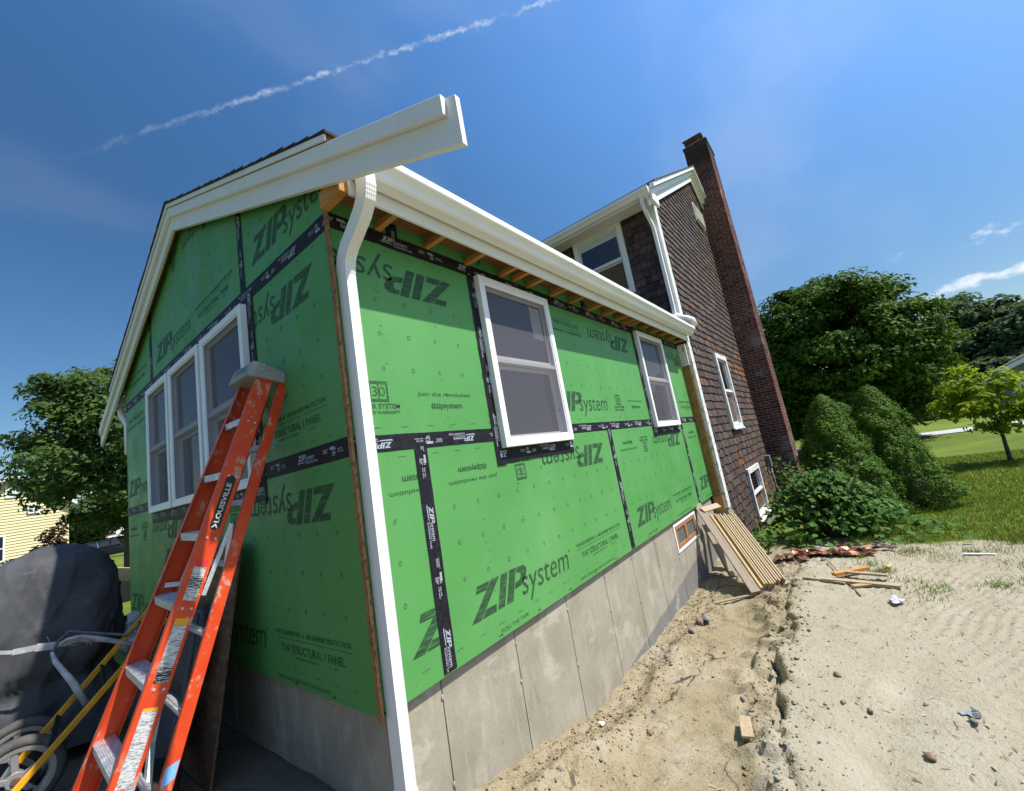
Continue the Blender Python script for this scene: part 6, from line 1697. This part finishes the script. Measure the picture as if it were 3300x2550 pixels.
# grass blades on the near lawn, sparse tufts on the dirt
def blades(name, x, y, h, w, label, lean=0.5):
    N = len(x); z = gz(x, y); an = rng.random(N) * 6.28; ln = lean * h * rng.random(N); aw = rng.random(N) * 3.14
    base = np.stack([x, y, z], 1); tip = base + np.stack([np.cos(an) * ln, np.sin(an) * ln, h], 1); s = np.stack([np.cos(aw), np.sin(aw), aw * 0], 1) * w[:, None] / 2
    V = np.stack([base - s, base + s, tip], 1).reshape(-1, 3); F = np.arange(N * 3).reshape(-1, 3)
    o = bpy.data.objects.new(name, fast_mesh(name, V, F, 'grass_blade')); col.objects.link(o); tag(o, label, 'grass', kind='stuff')
N = 110000
x = 5.6 + rng.random(N) ** 1.4 * 11; y = rng.uniform(-8.5, -1.2, N)
edge = 6.25 + 0.12 * np.abs(y + 3.0) + 0.9 * vnoise(x, y, 0.9, 21) + 0.5 * vnoise(x, y, 0.3, 22)
k = (x > edge) & ~((x < 8.2) & (y > -1.5)); x, y = x[k], y[k]
blades('lawn_grass', x, y, 0.035 + 0.05 * rng.random(len(x)) ** 2, 0.006 + 0.0005 * x, 'mown lawn grass beyond the bare dirt')
tx, ty = [], []
for k in range(120):
    cx_, cy_ = rng.uniform(3.6, 6.6), rng.uniform(-4.2, -1.5)
    if rng.random() > (cx_ - 3.2) / 3.2: continue
    nb = int(rng.integers(20, 120)); s = rng.uniform(0.03, 0.14); tx.append(cx_ + rng.normal(0, s, nb)); ty.append(cy_ + rng.normal(0, s, nb))
x = np.concatenate(tx); y = np.concatenate(ty)
blades('sparse_grass', x, y, 0.02 + 0.05 * rng.random(len(x)), np.full(len(x), 0.006), 'sparse tufts of grass on the bare dirt', 1.2)

# ================================================================== distant houses, car, basketball hoop
yh = empty('yellow_house', polar(89.5, 40, -0.97), 0); tag(yh, 'pale yellow clapboard house beyond the covered grill', 'house')
# gable end faces the camera (towards -y); local x across, apex at px az 87.7
def yl(az): return 40 * math.cos(R(az)) + CAM.x - yh.location.x
xr = yl(84.2); xa = yl(87.6); xl = 2 * xa - xr; ez = 0.99 + 40 * math.tan(R(4.0)) + 0.97; az_ = 0.99 + 40 * math.tan(R(6.5)) + 0.97
m = MB(); m.prism([(xl, 0), (xr, 0), (xr, ez), (xa, az_), (xl, ez)][::-1], lambda a, b, t: (a, t, b), 0.0, 10.0); m.build('wall', 'yellow_siding', yh)
z = 0.1; 
while z < az_ - 0.1:
    zt = min(z + 0.17, az_); hw = (xr - xl) / 2 if z < ez else (xr - xl) / 2 * (az_ - z) / (az_ - ez)
    hw2 = (xr - xl) / 2 if zt < ez else (xr - xl) / 2 * max(0.01, (az_ - zt) / (az_ - ez))
    m = MB(); m.add([(xa - hw, -0.05, z), (xa + hw, -0.05, z), (xa + hw2, -0.012, zt), (xa - hw2, -0.012, zt), (xa - hw, -0.004, z), (xa + hw, -0.004, z)], [(0, 1, 2, 3), (4, 5, 1, 0)]); m.build('clapboard', 'yellow_siding', yh); z += 0.17
for sg in (-1, 1):
    m = MB(); xe = xa + sg * (xr - xa + 0.35); zs = (az_ - ez) / (xr - xa)
    poly = [(xa, az_ + 0.02), (xe, az_ - zs * (xr - xa + 0.35) + 0.02), (xe, az_ - zs * (xr - xa + 0.35) + 0.20), (xa, az_ + 0.22)]
    m.prism(poly if sg > 0 else poly[::-1], lambda a, b, t: (a, t, b), -0.35, 10.3); m.build('roof', 'far_roof', yh)
    poly = [(xa, az_ - 0.16), (xe, az_ - zs * (xr - xa + 0.35) - 0.16), (xe, az_ - zs * (xr - xa + 0.35) + 0.12), (xa, az_ + 0.12)]
    m = MB(); m.prism(poly if sg > 0 else poly[::-1], lambda a, b, t: (a, t, b), -0.42, -0.351); m.build('rake_trim', 'far_white', yh)
def fwin(par, x0, x1, z0, z1, y=-0.06):
    w = MB(); t = 0.09
    w.box(x0, x0 + t, y - 0.05, y, z0, z1); w.box(x1 - t, x1, y - 0.05, y, z0, z1); w.box(x0 + t, x1 - t, y - 0.05, y, z1 - t, z1); w.box(x0 + t, x1 - t, y - 0.05, y, z0, z0 + t); w.box((x0 + x1) / 2 - .03, (x0 + x1) / 2 + .03, y - 0.045, y, z0 + t, z1 - t); w.box(x0 + t, x1 - t, y - 0.0445, y, (z0 + z1) / 2 - .03, (z0 + z1) / 2 + .03)
    f = w.build('window', 'far_white', par); w = MB(); w.box(x0 + t, x1 - t, y - 0.02, y - 0.005, z0 + t, z1 - t); w.build('pane', 'car_glass', f)
fwin(yh, yl(86.75), yl(86.0), 0.97 + 0.99 + 40 * math.tan(R(3.1)), 0.97 + 0.99 + 40 * math.tan(R(3.9)))
fwin(yh, yl(89.3), yl(87.95), 0.97 + 0.99 + 40 * math.tan(R(-0.6)), 0.97 + 0.99 + 40 * math.tan(R(1.6)))
m = MB(); m.box(xa - 0.3, xa + 0.3, -0.10, -0.055, az_ - 1.3, az_ - 0.6); m.build('gable_vent', 'far_white', yh)
# grey house at the right edge
gh = empty('grey_house', polar(-16.8, 44)); tag(gh, 'blue-grey house with a grey roof at the right edge beyond the driveway', 'house')
m = MB(); m.box(0, 9, -4.6, 4.6, 0, 2.3); m.prism([(-4.6, 2.3), (4.6, 2.3), (0, 4.2)], lambda a, b, t: (t, a, b), 0.0, 9.0); m.build('wall', 'grey_siding', gh)
for k in range(15):
    m = MB(); m.box(-0.03, -0.003, -4.6, 4.6, 0.1 + k * 0.15, 0.235 + k * 0.15); m.build('clapboard', 'grey_siding', gh)
for sg in (-1, 1):
    m = MB(); poly = [(0, 4.22), (sg * 5.1, 2.11), (sg * 5.1, 2.29), (0, 4.42)]
    m.prism(poly if sg < 0 else poly[::-1], lambda a, b, t: (t, a, b), -0.4, 9.4); m.build('roof', 'far_roof', gh)
    m = MB(); poly = [(0, 4.05), (sg * 5.1, 1.95), (sg * 5.1, 2.22), (0, 4.33)]
    m.prism(poly if sg < 0 else poly[::-1], lambda a, b, t: (t, a, b), -0.46, -0.401); m.build('rake_trim', 'far_white', gh)
m = MB(); m.box(-0.05, -0.0305, 1.2, 3.6, 0.05, 2.1); m.build('garage_door', 'far_white', gh)
# parked black sport utility vehicle (side on, rear to the left)
CARD = 62
cb = polar(81.25, CARD); suv = empty('parked_car', (cb[0], cb[1], gzf(cb[0], cb[1])), R(-8)); tag(suv, 'black sport utility vehicle parked on the far lawn left of the gable', 'car')
body = [(-2.45, 0.42), (-2.5, 0.75), (-2.42, 1.12), (-2.30, 1.72), (-2.05, 1.84), (-0.2, 1.86), (0.25, 1.78), (0.95, 1.22), (2.15, 1.08), (2.45, 0.92), (2.5, 0.45), (2.05, 0.30), (-2.1, 0.30)]
m = MB(); m.prism(body, lambda a, b, t: (a, t * (1 if b < 1.2 else 0.88), b), -0.98, 0.98); m.build('body', 'car_black', suv, bevel=0.06)
for (a, b) in ((-2.1, -1.2), (-1.12, -0.35), (-0.27, 0.55)):
    m = MB(); xr_ = b + (0.0 if b < 0.4 else -0.30)
    m.add([(a, -0.975, 1.22), (b, -0.975, 1.22), (xr_, -0.885, 1.70), (a + 0.06, -0.885, 1.70)], [(0, 1, 2, 3)]); m.build('side_window', 'car_glass', suv)
m = MB(); m.add([(-2.435, -0.80, 1.20), (-2.33, -0.72, 1.66), (-2.33, 0.72, 1.66), (-2.435, 0.80, 1.20)], [(0, 1, 2, 3)]); m.build('rear_window', 'car_glass', suv)
m = MB(); m.box(-2.50, -2.36, -0.985, -0.78, 0.85, 1.10); m.build('tail_light', 'car_light_red', suv)
m = MB(); m.bar((-1.15, -0.99, 1.2), (-1.22, -0.90, 1.72), (1, 0, 0), 0.05, 0.02); m.build('window_trim', 'chrome', suv)
m = MB(); m.box(-1.5, 1.5, -1.02, -0.90, 0.30, 0.36); m.build('running_board', 'car_black', suv)
def cwheel(x, y):
    w = empty('wheel', (x, y, 0.38), 0, suv); m = MB(); m.tube([(0, -0.12, 0), (0, 0.12, 0)], 0.40, 20); m.build('tyre', 'black_rubber', w)
    m = MB(); m.tube([(0, -0.14, 0), (0, -0.121, 0)], 0.10, 10)
    for s in range(6):
        d = Vector((math.cos(s * 1.047), 0, math.sin(s * 1.047))); m.bar(d * .05 + Vector((0, -.13, 0)), d * .29 + Vector((0, -.13, 0)), (0, 1, 0), .015, .09)
    m.tube([(math.cos(k * .2618) * .28, -.13, math.sin(k * .2618) * .28) for k in range(25)], .025, 6, False); m.build('rim', 'chrome', w)
for x in (-1.45, 1.5):
    for y in (-0.90, 0.90): cwheel(x, y)
# basketball hoop
hb = polar(81.15, 66); hp = empty('basketball_hoop', (hb[0], hb[1], gzf(hb[0], hb[1]))); tag(hp, 'basketball hoop with white backboard in the shade above the black car', 'basketball hoop')
m = MB(); m.box(-0.75, 0.75, -0.03, 0.03, 2.0, 3.0); m.build('backboard', 'far_white', hp); m = MB(); m.box(-0.6, 0.05, -0.045, -0.031, 2.2, 2.85); m.build('backboard_panel', 'meter_grey', hp)
m = MB(); m.box(-0.75, -0.6, -0.046, -0.032, 2.05, 2.95); m.build('backboard_stripe', 'hoop_red', hp)
m = MB(); m.tube([(0, .1, 0), (0, .1, 2.6)], .05, 8); m.build('post', 'meter_grey', hp)
m = MB(); m.tube([(0.3 + math.cos(k * .52) * .23, -.3 + math.sin(k * .52) * .23, 2.2) for k in range(13)], .02, 6, False); m.build('rim', 'hoop_red', hp)
